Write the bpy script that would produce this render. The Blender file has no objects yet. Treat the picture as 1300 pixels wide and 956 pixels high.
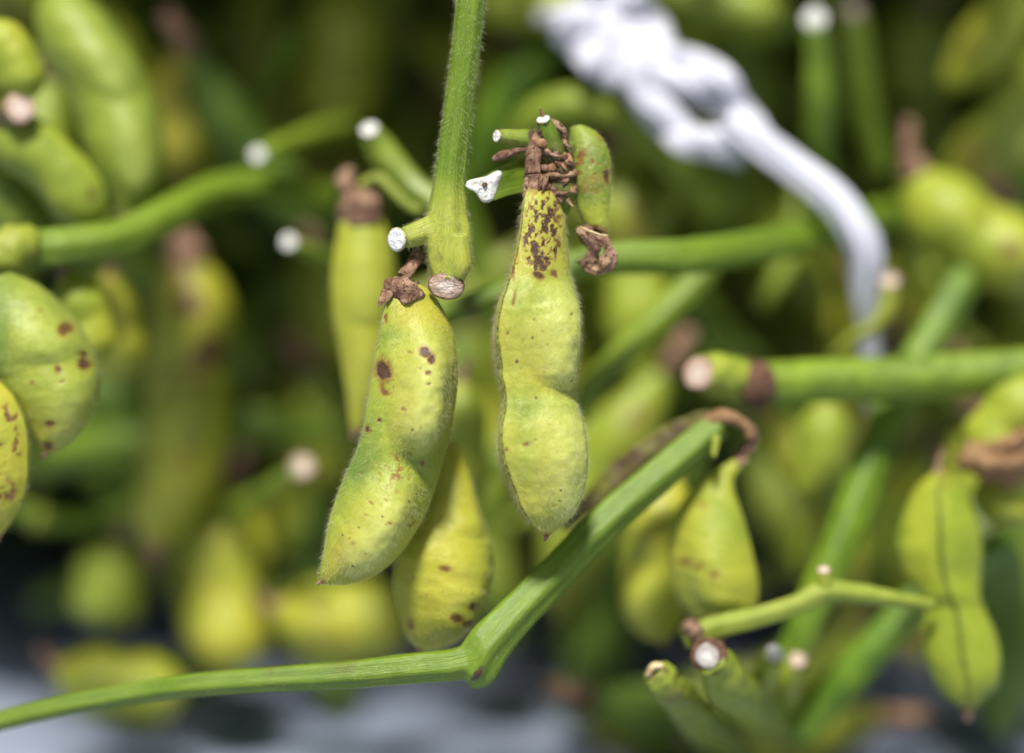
import bpy, bmesh, math, random
import numpy as np
from mathutils import Vector, Matrix

# ------------------------------------------------------------------ camera, sky, sun, exposure
SC = bpy.context.scene
DIST = 46.0            # cm, camera to the plane of focus
SPAN = 14.3            # cm, width of the frame at the plane of focus
PITCH = math.radians(8.0)
KPX = 1300.0 / SPAN    # photograph pixels per cm in the plane of focus
CAMZ = 15.5            # cm above the ground
cam_d = bpy.data.cameras.new('camera'); cam = bpy.data.objects.new('camera', cam_d)
SC.collection.objects.link(cam); SC.camera = cam
cam.location = (0, -DIST * math.cos(PITCH) * .01, (CAMZ) * .01)
cam.rotation_euler = (math.pi / 2 - PITCH, 0, 0)
cam_d.sensor_width = 36.0; cam_d.lens = 36.0 * DIST / SPAN
cam_d.clip_start = .02; cam_d.clip_end = 200.0
cam_d.dof.use_dof = True; cam_d.dof.focus_distance = (DIST - .25) * .01
cam_d.dof.aperture_fstop = 3.2; cam_d.dof.aperture_blades = 9

SUN_EL, SUN_AZ = math.radians(60), math.radians(-8)   # azimuth: from behind the camera, a touch to the left
w = bpy.data.worlds.new('World'); SC.world = w; w.use_nodes = True
nt = w.node_tree; bg = nt.nodes['Background']
sky = nt.nodes.new('ShaderNodeTexSky'); sky.sky_type = 'NISHITA'; sky.sun_disc = False
sd = Vector((math.sin(SUN_AZ) * math.cos(SUN_EL), -math.cos(SUN_AZ) * math.cos(SUN_EL), math.sin(SUN_EL)))
sky.sun_elevation = SUN_EL; sky.sun_rotation = math.atan2(sd.x, sd.y)
sky.air_density = 1.0; sky.dust_density = 2.5; sky.ozone_density = 1.0
nt.links.new(sky.outputs[0], bg.inputs[0]); bg.inputs[1].default_value = .05
sun_d = bpy.data.lights.new('sun', 'SUN'); sun_d.energy = 5.0; sun_d.angle = math.radians(9); sun_d.color = (1, .97, .92)
sun = bpy.data.objects.new('sun', sun_d); SC.collection.objects.link(sun)
sun.rotation_euler = sd.to_track_quat('Z', 'Y').to_euler()
vs = SC.view_settings; vs.view_transform = 'Standard'; vs.look = 'None'; vs.gamma = 1; vs.exposure = .18
vs.use_curve_mapping = False
SC.cycles.use_denoising = True; SC.cycles.max_bounces = 4; SC.cycles.diffuse_bounces = 3; SC.cycles.glossy_bounces = 2; SC.cycles.transmission_bounces = 2; SC.cycles.use_adaptive_sampling = True; SC.cycles.adaptive_threshold = .025
SC.cycles.caustics_reflective = False; SC.cycles.caustics_refractive = False; SC.render.use_persistent_data = False
SC.cycles.sample_clamp_indirect = 6

# ------------------------------------------------------------------ helpers
random.seed(7); RNG = np.random.default_rng(7)
COL = SC.collection
CAM = np.array(cam.location) * 100.0
FW = np.array([0, math.cos(PITCH), -math.sin(PITCH)]); UP = np.array([0, math.sin(PITCH), math.cos(PITCH)]); RT = np.array([1., 0, 0])

def at(x, y, d=0.0):
    """photograph pixel + depth behind the focus plane (cm) -> world metres; works on arrays"""
    x, y, d = np.broadcast_arrays(np.asarray(x, float), np.asarray(y, float), np.asarray(d, float))
    s = (DIST + d) / DIST / KPX
    p = CAM + FW * (DIST + d)[..., None] + RT * ((x - 650) * s)[..., None] - UP * ((y - 478) * s)[..., None]
    return p * .01

def cr(pts, n):
    """Catmull-Rom through rows of pts, n samples, even in arc length"""
    P = np.asarray(pts, float)
    if len(P) == 2: 
        t = np.linspace(0, 1, n)[:, None]; return P[0] * (1 - t) + P[1] * t
    Q = np.vstack([2 * P[0] - P[1], P, 2 * P[-1] - P[-2]]); out = []
    for i in range(1, len(Q) - 2):
        t = np.linspace(0, 1, 24, endpoint=False)[:, None]; a, b, c, e = Q[i - 1], Q[i], Q[i + 1], Q[i + 2]
        out.append(.5 * (2 * b + (c - a) * t + (2 * a - 5 * b + 4 * c - e) * t * t + (3 * b - a - 3 * c + e) * t ** 3))
    out.append(P[-1:]); C = np.vstack(out)
    L = np.r_[0, np.cumsum(np.linalg.norm(np.diff(C[:, :2], axis=0), axis=1))]
    u = np.linspace(0, L[-1], n)
    return np.stack([np.interp(u, L, C[:, k]) for k in range(C.shape[1])], 1)

def vnoise(P, seed=0):
    """value noise, P (n,3) -> 0..1"""
    P = np.asarray(P, float); I = np.floor(P).astype(np.int64); F = P - I; F = F * F * (3 - 2 * F); r = 0
    for c in range(8):
        o = np.array([c & 1, c >> 1 & 1, c >> 2 & 1]); J = I + o
        h = (J[:, 0] * 374761393 + J[:, 1] * 668265263 + J[:, 2] * 2147483647 + seed * 974634777) & 0xffffffff
        h = ((h ^ (h >> 13)) * 1274126177) & 0xffffffff; h = (h ^ (h >> 16)) & 0xffff
        r = r + (h / 65535.0) * np.prod(np.where(o, F, 1 - F), axis=1)
    return r

def fbm(P, seed=0, o=3):
    return sum(vnoise(np.asarray(P) * 2 ** k, seed + k) * .5 ** k for k in range(o)) / sum(.5 ** k for k in range(o))

def sst(a, b, x):
    t = np.clip((x - a) / (b - a), 0, 1); return t * t * (3 - 2 * t)

def mesh_obj(name, V, F, mat, parent=None, attrs=None, smooth=True):
    """V in world metres; stored relative to the parent's location"""
    V = np.asarray(V, float)
    me = bpy.data.meshes.new(name)
    o0 = np.array(parent['_o']) if parent is not None else np.zeros(3)
    me.from_pydata((V - o0).tolist(), [], F)
    if smooth: me.polygons.foreach_set('use_smooth', [True] * len(me.polygons))
    for k, a in (attrs or {}).items():
        at_ = me.attributes.new(k, 'FLOAT', 'POINT'); at_.data.foreach_set('value', np.asarray(a, np.float32))
    me.materials.append(mat); me.update()
    o = bpy.data.objects.new(name, me); COL.objects.link(o)
    if parent is not None:
        o.parent = parent; o['_o'] = list(o0)
    return o

def thing(name, label, cat, loc, group=None):
    o = bpy.data.objects.new(name, None); COL.objects.link(o); o.location = tuple(loc); o.empty_display_size = .005
    o['_o'] = [float(v) for v in loc]; o['label'] = label; o['category'] = cat
    if group: o['group'] = group
    return o

def grid_faces(n, m, caps=True):
    """n rings of m verts; two cap verts appended at the end"""
    i = np.arange(n - 1)[:, None] * m; j = np.arange(m)[None]; k = (j + 1) % m
    F = np.stack([i + j, i + k, i + m + k, i + m + j], -1).reshape(-1, 4).tolist()
    if caps:
        F += [[n * m, (q + 1) % m, q] for q in range(m)]
        b = (n - 1) * m; F += [[n * m + 1, b + q, b + (q + 1) % m] for q in range(m)]
    return F

# ------------------------------------------------------------------ materials
def nodes(name):
    m = bpy.data.materials.new(name); m.use_nodes = True; t = m.node_tree
    return m, t, t.nodes['Principled BSDF']
def N(t, kind, **kw):
    n = t.nodes.new(kind)
    for k, v in kw.items():
        if k.startswith('i_'):
            s = k[2:]; s = int(s) if s.isdigit() else s.replace('_', ' ')
            n.inputs[s].default_value = v
        else: setattr(n, k, v)
    return n
def mixc(t, fac, a, b, mode='MIX'):
    n = t.nodes.new('ShaderNodeMix'); n.data_type = 'RGBA'; n.blend_type = mode
    for s, v in ((n.inputs[0], fac), (n.inputs[6], a), (n.inputs[7], b)):
        if isinstance(v, bpy.types.NodeSocket): t.links.new(v, s)
        elif isinstance(v, (int, float)): s.default_value = v
        else: s.default_value = (*v, 1)
    return n.outputs[2]
def mth(t, op, a, b=0.0, c=0.0, clamp=False):
    n = t.nodes.new('ShaderNodeMath'); n.operation = op; n.use_clamp = clamp
    for s, v in zip(n.inputs, (a, b, c)):
        if isinstance(v, bpy.types.NodeSocket): t.links.new(v, s)
        else: s.default_value = v
    return n.outputs[0]
def rng(t, v, a, b, c=0.0, d=1.0, kind='SMOOTHSTEP'):
    n = t.nodes.new('ShaderNodeMapRange'); n.interpolation_type = kind
    t.links.new(v, n.inputs[0])
    for i, x in enumerate((a, b, c, d)): n.inputs[i + 1].default_value = x
    return n.outputs[0]
def attr(t, name): return N(t, 'ShaderNodeAttribute', attribute_name=name).outputs['Fac']
def noise(t, vec, scale, detail=4.0, rough=.55, dist=0.0):
    n = N(t, 'ShaderNodeTexNoise'); n.inputs['Scale'].default_value = scale; n.inputs['Detail'].default_value = detail
    n.inputs['Roughness'].default_value = rough; n.inputs['Distortion'].default_value = dist
    if vec is not None: t.links.new(vec, n.inputs['Vector'])
    return n.outputs[0]
def bump(t, bs, h, strength, dist):
    b = N(t, 'ShaderNodeBump'); b.inputs['Strength'].default_value = strength; b.inputs['Distance'].default_value = dist
    t.links.new(h, b.inputs['Height']); t.links.new(b.outputs[0], bs.inputs['Normal'])
def setp(bs, **kw):
    for k, v in kw.items(): bs.inputs[k.replace('_', ' ')].default_value = v

GREEN, MID, YELLOW, PALE = (.085, .165, .010), (.29, .345, .020), (.46, .405, .026), (.50, .54, .14)
def mat_pod():
    m, t, b = nodes('pod_skin'); L = t.links.new
    oc = N(t, 'ShaderNodeTexCoord').outputs['Object']
    info = N(t, 'ShaderNodeObjectInfo').outputs['Random']
    sh = N(t, 'ShaderNodeVectorMath', operation='ADD'); L(oc, sh.inputs[0])
    cx = N(t, 'ShaderNodeCombineXYZ'); L(info, cx.inputs[0]); L(mth(t, 'MULTIPLY', info, 7.3), cx.inputs[1]); L(cx.outputs[0], sh.inputs[1])
    v = sh.outputs[0]
    n1 = noise(t, v, 170, 3); n2 = noise(t, v, 700, 4, .6); n3 = noise(t, v, 3200, 2)
    tint = mth(t, 'ADD', attr(t, 'tint'), mth(t, 'ADD', mth(t, 'MULTIPLY_ADD', n1, .5, -.25), mth(t, 'MULTIPLY_ADD', n2, .34, -.17)), clamp=True)
    c = mixc(t, rng(t, tint, 0, .5, kind='LINEAR'), GREEN, MID)
    c = mixc(t, rng(t, tint, .5, 1, kind='LINEAR'), c, YELLOW)
    pale = mth(t, 'MULTIPLY', attr(t, 'pale'), rng(t, n2, .25, .75, .55, 1))
    c = mixc(t, pale, c, PALE)
    # fine flecks
    vo = N(t, 'ShaderNodeTexVoronoi'); vo.inputs['Scale'].default_value = 720; L(v, vo.inputs['Vector'])
    wob = noise(t, v, 2600, 2)
    fl = rng(t, mth(t, 'ADD', vo.outputs['Distance'], mth(t, 'MULTIPLY_ADD', wob, .5, -.25)), .20, .07)
    gate = rng(t, noise(t, v, 330, 3), .50, .66)
    fleck = mth(t, 'MULTIPLY', mth(t, 'MULTIPLY', fl, gate), attr(t, 'speck'), clamp=True)
    c = mixc(t, mth(t, 'MULTIPLY', fleck, .85), c, (.13, .05, .014))
    c = mixc(t, mth(t, 'MULTIPLY', attr(t, 'seam'), rng(t, n3, .3, .6, .25, 1)), c, (.06, .065, .018))
    st = mth(t, 'ADD', attr(t, 'stain'), mth(t, 'MULTIPLY', mth(t, 'MULTIPLY_ADD', n2, .7, -.35), rng(t, attr(t, 'stain'), .02, .3)), clamp=True)
    c = mixc(t, rng(t, st, .05, .55, 0, .85), c, (.25, .12, .022))
    c = mixc(t, rng(t, st, .35, .95, 0, .92), c, (.06, .026, .018))
    L(c, b.inputs['Base Color'])
    setp(b, Roughness=.5, Specular_IOR_Level=.4, Subsurface_Weight=.22, Subsurface_Scale=.0022, Sheen_Weight=.04, Sheen_Roughness=.45)
    b.inputs['Subsurface Radius'].default_value = (1.0, .9, .25); b.inputs['Sheen Tint'].default_value = (.9, 1, .7, 1)
    h = mth(t, 'ADD', mth(t, 'ADD', mth(t, 'MULTIPLY', n3, .35), mth(t, 'MULTIPLY', n2, .9)), mth(t, 'MULTIPLY', st, -1.0))
    bump(t, b, h, .5, .00035)
    return m

def mat_stem():
    m, t, b = nodes('stem_skin'); L = t.links.new
    oc = N(t, 'ShaderNodeTexCoord').outputs['Object']; a = attr(t, 'ang'); s = attr(t, 'along')
    cx = N(t, 'ShaderNodeCombineXYZ'); L(mth(t, 'MULTIPLY', mth(t, 'SINE', a), 1.6), cx.inputs[0]); L(mth(t, 'MULTIPLY', mth(t, 'COSINE', a), 1.6), cx.inputs[1]); L(mth(t, 'MULTIPLY', s, .55), cx.inputs[2])
    sv = cx.outputs[0]
    str1 = noise(t, sv, 1.7, 4, .6); str2 = noise(t, sv, 6.0, 3, .6); n1 = noise(t, oc, 260, 4, .6); n2 = noise(t, oc, 1800, 3)
    k = mth(t, 'ADD', mth(t, 'MULTIPLY_ADD', str1, 1.3, -.15), mth(t, 'MULTIPLY_ADD', n1, .5, -.25), clamp=True)
    c = mixc(t, k, (.050, .120, .006), (.180, .295, .014))
    c = mixc(t, mth(t, 'MULTIPLY', attr(t, 'tint'), rng(t, n1, .2, .8, .5, 1)), c, (.44, .46, .06))
    c = mixc(t, rng(t, str2, .58, .75, 0, .30), c, (.36, .46, .10))
    sp = rng(t, mth(t, 'ADD', attr(t, 'stain'), mth(t, 'MULTIPLY_ADD', n1, .7, -.35)), .35, .8)
    c = mixc(t, sp, c, (.085, .045, .026))
    L(c, b.inputs['Base Color'])
    setp(b, Roughness=.46, Specular_IOR_Level=.4, Subsurface_Weight=.12, Subsurface_Scale=.0015)
    h = mth(t, 'ADD', mth(t, 'MULTIPLY', str2, 1.0), mth(t, 'MULTIPLY', n2, .3))
    bump(t, b, h, .45, .0004)
    return m

def mat_simple(name, ca, cb, scale, rough=.7, cc=None, bstr=.6, bdist=.0005, sub=0):
    m, t, b = nodes(name); L = t.links.new
    oc = N(t, 'ShaderNodeTexCoord').outputs['Object']
    n1 = noise(t, oc, scale, 5, .62); n2 = noise(t, oc, scale * 3.7, 4, .6)
    c = mixc(t, rng(t, n1, .32, .68), ca, cb)
    if cc: c = mixc(t, rng(t, n2, .52, .66), c, cc)
    L(c, b.inputs['Base Color']); setp(b, Roughness=rough, Specular_IOR_Level=.3, Subsurface_Weight=sub, Subsurface_Scale=.001)
    bump(t, b, mth(t, 'ADD', n1, n2), bstr, bdist)
    return m

def mat_pod_far():
    m, t, b = nodes('pod_skin_plain'); L = t.links.new
    v = N(t, 'ShaderNodeTexCoord').outputs['Object']; n1 = noise(t, v, 230, 3, .6)
    tint = mth(t, 'ADD', attr(t, 'tint'), mth(t, 'MULTIPLY_ADD', n1, .6, -.3), clamp=True)
    c = mixc(t, rng(t, tint, 0, .5, kind='LINEAR'), GREEN, MID)
    c = mixc(t, rng(t, tint, .5, 1, kind='LINEAR'), c, YELLOW)
    c = mixc(t, attr(t, 'pale'), c, PALE)
    c = mixc(t, mth(t, 'MULTIPLY', attr(t, 'seam'), .9), c, (.06, .065, .018))
    c = mixc(t, rng(t, attr(t, 'stain'), .05, .8, 0, .9), c, (.13, .06, .022))
    L(c, b.inputs['Base Color']); setp(b, Roughness=.5, Specular_IOR_Level=.38); return m
def mat_stem_far():
    m, t, b = nodes('stem_skin_plain'); L = t.links.new
    n1 = noise(t, N(t, 'ShaderNodeTexCoord').outputs['Object'], 200, 3, .6)
    c = mixc(t, rng(t, n1, .25, .75), (.050, .120, .006), (.170, .280, .014))
    c = mixc(t, attr(t, 'tint'), c, (.44, .46, .06))
    c = mixc(t, rng(t, mth(t, 'ADD', attr(t, 'stain'), mth(t, 'MULTIPLY_ADD', n1, .7, -.35)), .3, .8), c, (.085, .045, .026))
    L(c, b.inputs['Base Color']); setp(b, Roughness=.46, Specular_IOR_Level=.4); return m
M = {}
M['pod'] = mat_pod(); M['stem'] = mat_stem(); M['podf'] = mat_pod_far(); M['stemf'] = mat_stem_far()
M['calyx'] = mat_simple('dry_calyx', (.14, .062, .038), (.46, .29, .18), 420, .7, (.055, .026, .018), .9, .0006)
M['dry'] = mat_simple('dry_husk', (.36, .21, .10), (.17, .085, .035), 420, .8, (.42, .26, .13))
M['cut'] = mat_simple('cut_pith', (.86, .84, .78), (.66, .60, .50), 900, .6, (.93, .92, .88), .7, .0004, .2)
M['cutpink'] = mat_simple('aged_cut', (.68, .48, .36), (.50, .31, .21), 260, .38, (.78, .64, .53), .3, .0003, .2)
M['rim'] = mat_simple('cut_rim', (.16, .075, .045), (.07, .035, .02), 900, .75, (.3, .17, .1))
M['straw'] = mat_simple('straw_fibre', (.75, .60, .33), (.5, .36, .16), 600, .5)

def mat_cut(name, core, mid, rind):
    m, t, b = nodes(name); L = t.links.new
    oc = N(t, 'ShaderNodeTexCoord').outputs['Object']; n1 = noise(t, oc, 700, 4, .65); n2 = noise(t, oc, 2600, 3, .6)
    q = mth(t, 'ADD', attr(t, 'rad'), mth(t, 'MULTIPLY_ADD', n1, .5, -.25))
    c = mixc(t, rng(t, q, .30, .62), core, mid); c = mixc(t, rng(t, n2, .55, .72, 0, .35), c, tuple(v * .6 for v in mid))
    c = mixc(t, rng(t, q, .84, 1.02), c, rind)
    L(c, b.inputs['Base Color']); setp(b, Roughness=.5, Specular_IOR_Level=.35, Subsurface_Weight=.15, Subsurface_Scale=.001)
    bump(t, b, mth(t, 'ADD', n1, n2), .8, .0006); return m
M['cut'] = mat_cut('cut_pith', (.86, .84, .78), (.90, .88, .84), (.50, .44, .26))
M['cutpink'] = mat_cut('aged_cut', (.84, .71, .60), (.62, .44, .33), (.20, .105, .065))
M['cutgrey'] = mat_cut('grey_cut', (.72, .68, .62), (.50, .46, .41), (.20, .12, .08))
def mat_hair(name, col):
    m, t, b = nodes(name); b.inputs['Base Color'].default_value = (*col, 1)
    setp(b, Roughness=.45, Specular_IOR_Level=.4, Transmission_Weight=.0)
    tr = N(t, 'ShaderNodeBsdfTranslucent'); tr.inputs[0].default_value = (*col, 1)
    mx = N(t, 'ShaderNodeMixShader'); mx.inputs[0].default_value = .45
    t.links.new(b.outputs[0], mx.inputs[1]); t.links.new(tr.outputs[0], mx.inputs[2])
    t.links.new(mx.outputs[0], t.nodes['Material Output'].inputs[0]); return m
M['fuzz'] = mat_hair('fuzz_hair', (.66, .64, .40)); M['fuzzb'] = mat_hair('fuzz_hair_brown', (.42, .32, .17))

def mat_film():
    m, t, b = nodes('white_plastic_film'); L = t.links.new
    oc = N(t, 'ShaderNodeTexCoord').outputs['Object']; n1 = noise(t, oc, 160, 4); n2 = noise(t, oc, 600, 3)
    L(mixc(t, n1, (.80, .80, .90), (.87, .87, .94)), b.inputs['Base Color']); setp(b, Roughness=.33, Specular_IOR_Level=.5)
    bump(t, b, mth(t, 'ADD', n1, mth(t, 'MULTIPLY', n2, .5)), .35, .0008)
    tr = N(t, 'ShaderNodeBsdfTranslucent'); tr.inputs[0].default_value = (.88, .88, .95, 1)
    mx = N(t, 'ShaderNodeMixShader'); mx.inputs[0].default_value = .26
    L(b.outputs[0], mx.inputs[1]); L(tr.outputs[0], mx.inputs[2]); L(mx.outputs[0], t.nodes['Material Output'].inputs[0]); return m
M['film'] = mat_film()
M['ground'] = mat_simple('grey_sheet', (.24, .28, .37), (.33, .37, .47), 9, .6, (.29, .33, .42), .3, .002)

# ------------------------------------------------------------------ setting
gm = bpy.data.meshes.new('ground'); bm = bmesh.new()
bmesh.ops.create_grid(bm, x_segments=60, y_segments=60, size=40.0)
for v in bm.verts:
    v.co.y += 36.0
    v.co.z = .004 * (vnoise(np.array([[v.co.x * 7, v.co.y * 7, 0.]]))[0] - .5)
bm.to_mesh(gm); bm.free(); gm.materials.append(M['ground'])
for p in gm.polygons: p.use_smooth = True
g = bpy.data.objects.new('ground', gm); COL.objects.link(g); g['kind'] = 'structure'; g['label'] = 'grey blue sheet spread on the ground under the heap'
g.location.z = .02
# ------------------------------------------------------------------ builders
def fuzz(parent, V, F, n, length, mat, axis=None, seed=1, keep=None, name='fuzz', lean=.6, rad=.0013):
    """fine hairs standing on a surface (cm lengths)"""
    r = np.random.default_rng(seed)
    T = np.array([[f[0], f[1], f[2]] for f in F] + [[f[0], f[2], f[3]] for f in F if len(f) == 4])
    A, B, C = V[T[:, 0]], V[T[:, 1]], V[T[:, 2]]; nn = np.cross(B - A, C - A); ar = np.linalg.norm(nn, axis=1)
    ok = ar > 0
    if keep is not None: ok &= keep((A + B + C) / 3)
    p = np.where(ok, ar, 0); p /= p.sum()
    i = r.choice(len(T), n, p=p); u = r.random((n, 1)); v = r.random((n, 1)); sw = (u + v) > 1; u = np.where(sw, 1 - u, u); v = np.where(sw, 1 - v, v)
    P = A[i] + (B[i] - A[i]) * u + (C[i] - A[i]) * v; nr = nn[i] / ar[i][:, None]
    if axis is None: axis = np.array([0, 0, -1.])
    dr = nr + axis * lean * (.4 + r.random((n, 1))) + r.normal(0, .28, (n, 3)); dr /= np.linalg.norm(dr, axis=1)[:, None]
    ln = length * (.45 + .75 * r.random((n, 1))) * .01
    bend = axis * .35 + r.normal(0, .25, (n, 3))
    t = np.array([0, .35, .7, 1.0])
    pts = P[:, None] + dr[:, None] * ln[:, None] * t[None, :, None] + bend[:, None] * ln[:, None] * (t ** 2)[None, :, None]
    rd = np.tile(np.array([1, .8, .55, .15]) * rad * .01, n)
    c = bpy.data.hair_curves.new(name); c.add_curves([4] * n)
    c.attributes['position'].data.foreach_set('vector', (pts.reshape(-1, 3) - np.array(parent['_o'])).ravel().astype(np.float32))
    ra = c.attributes.get('radius') or c.attributes.new('radius', 'FLOAT', 'POINT')
    ra.data.foreach_set('value', rd.astype(np.float32))
    c.materials.append(mat)
    o = bpy.data.objects.new(name, c); COL.objects.link(o); o.parent = parent; o['kind'] = 'stuff'
    return o

def tube_arrays(path, n=60, m=20, ridges=0, amp=0.0, rough=0.0, seed=0, oval=1.0, twist=0.0):
    """path rows (x, y, d, r_px): tube in world metres; returns V, F, ang, along(cm), axis dirs"""
    S = cr(path, n); C = at(S[:, 0], S[:, 1], S[:, 2]); R = S[:, 3] / KPX * (DIST + S[:, 2]) / DIST * .01
    T = np.gradient(C, axis=0); T /= np.linalg.norm(T, axis=1)[:, None]
    a = np.cross(T, FW); bad = np.linalg.norm(a, axis=1) < .15; a[bad] = np.cross(T[bad], UP); a /= np.linalg.norm(a, axis=1)[:, None]
    b = np.cross(T, a)
    al = np.r_[0, np.cumsum(np.linalg.norm(np.diff(C, axis=0), axis=1))] * 100
    th = np.linspace(0, 2 * np.pi, m, endpoint=False)
    TH = th[None] + twist * al[:, None]
    rr = R[:, None] * (1 + amp * np.cos(ridges * th)[None])
    V = C[:, None] + a[:, None] * (np.cos(TH) * rr)[..., None] + b[:, None] * (np.sin(TH) * rr * oval)[..., None]
    if rough:
        q = V.reshape(-1, 3) * 100
        dsp = (fbm(q * 6 + seed * 9.7, seed) - .5) * 2 * rough
        V = V + ((V - C[:, None]) * dsp.reshape(n, m)[..., None])
    V = np.vstack([V.reshape(-1, 3), C[:1], C[-1:]])
    ang = np.r_[np.tile(th, n), 0, 0]; alg = np.r_[np.repeat(al, m), 0, al[-1]]
    return V, grid_faces(n, m), ang, alg, (C, a, b, al, R)

def tube(name, path, mat, parent, n=40, m=16, tint=0.0, stain=0.0, **kw):
    V, F, ang, alg, ax = tube_arrays(path, n, m, **kw)
    q = V * 100
    A = dict(ang=ang, along=alg, tint=np.full(len(V), float(tint)), stain=stain(q, alg) if callable(stain) else np.full(len(V), float(stain)))
    o = mesh_obj(name, V, F, mat, parent, A)
    o['_ax'] = 0; return o, V, F, ax

def disc(name, x, y, d, r, nrm, mat, parent, lift=.012, seed=0, oval=1.0, rim=True, rot=0.0, shape=None):
    """an uneven cut face facing direction nrm (camera frame: right, up, towards camera)"""
    c = at(x, y, d); s = (DIST + d) / DIST / KPX * .01 * r
    nv = RT * nrm[0] + UP * nrm[1] - FW * nrm[2]; nv = nv / np.linalg.norm(nv)
    a = np.cross(nv, UP); a /= np.linalg.norm(a); b = np.cross(a, nv) * -1; b = np.cross(nv, a)
    m = 28; V = []; rs = [1.0, 1.0, .8, .55, .28]; hs = [-.25, .0, .06, .03, .07]
    th = np.linspace(0, 2 * np.pi, m, endpoint=False)
    wob = 1 + .13 * (vnoise(np.stack([np.cos(th) * 1.6 + 5 + seed, np.sin(th) * 1.6 + 5, th * 0 + seed], 1), seed) - .5) * 2
    if shape is not None: wob = wob * shape(th)
    for r_, h in zip(rs, hs):
        hh = h + .06 * (vnoise(np.stack([np.cos(th) * 3 * r_ + 9, np.sin(th) * 3 * r_ + 9, th * 0 + seed + 3], 1), seed) - .5) * 2
        ca, sa = np.cos(th + rot), np.sin(th + rot)
        V.append(c + (a * (ca * r_ * wob)[:, None] + b * (sa * r_ * wob * oval)[:, None]) * s + nv * (hh * s)[:, None])
    V = np.vstack(V + [[c - nv * .25 * s], [c + nv * .05 * s]])
    return mesh_obj(name, V, grid_faces(5, m), mat, parent, dict(rad=np.r_[np.repeat(rs, m), 1, 0]))

def auto_out(p0, p1, bend, hw, n, n_st=41, neck=.13, tipw=.05, waist=.11, skew=0.0):
    p0, p1 = np.array(p0, float), np.array(p1, float); ax = p1 - p0; pr = np.array([-ax[1], ax[0]]) / np.hypot(*ax)
    t = np.linspace(0, 1, n_st); C = p0 + ax * t[:, None] + pr * (bend * 4 * t * (1 - t))[:, None]
    T = np.gradient(C, axis=0); T /= np.linalg.norm(T, axis=1)[:, None]; Nn = np.stack([-T[:, 1], T[:, 0]], 1)
    e = (1 - (1 - np.clip(t / .34, 0, 1)) ** 2) ** .85 * (1 - (1 - np.clip((1 - t) / .26, 0, 1)) ** 2) ** .62
    ph = (t - .12) / .82 * n
    wv = 1 - waist * (1 + np.cos(2 * np.pi * ph)) / 2 * ((ph > .3) & (ph < n - .3))
    wv = np.convolve(np.pad(wv, 2, 'edge'), np.ones(5) / 5, 'valid')
    h = hw * np.maximum(e * wv, neck * (1 - t) ** 6 + tipw * t ** 3)
    sk = 1 + skew
    return C + Nn * (h * sk)[:, None], C - Nn * (h * (2 - sk))[:, None]

def default_seeds(n, h=.30):
    return [((.12 + .82 * (i + .5) / n) + .015, 0.0, .46 / n, .78, h) for i in range(n)]

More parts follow.
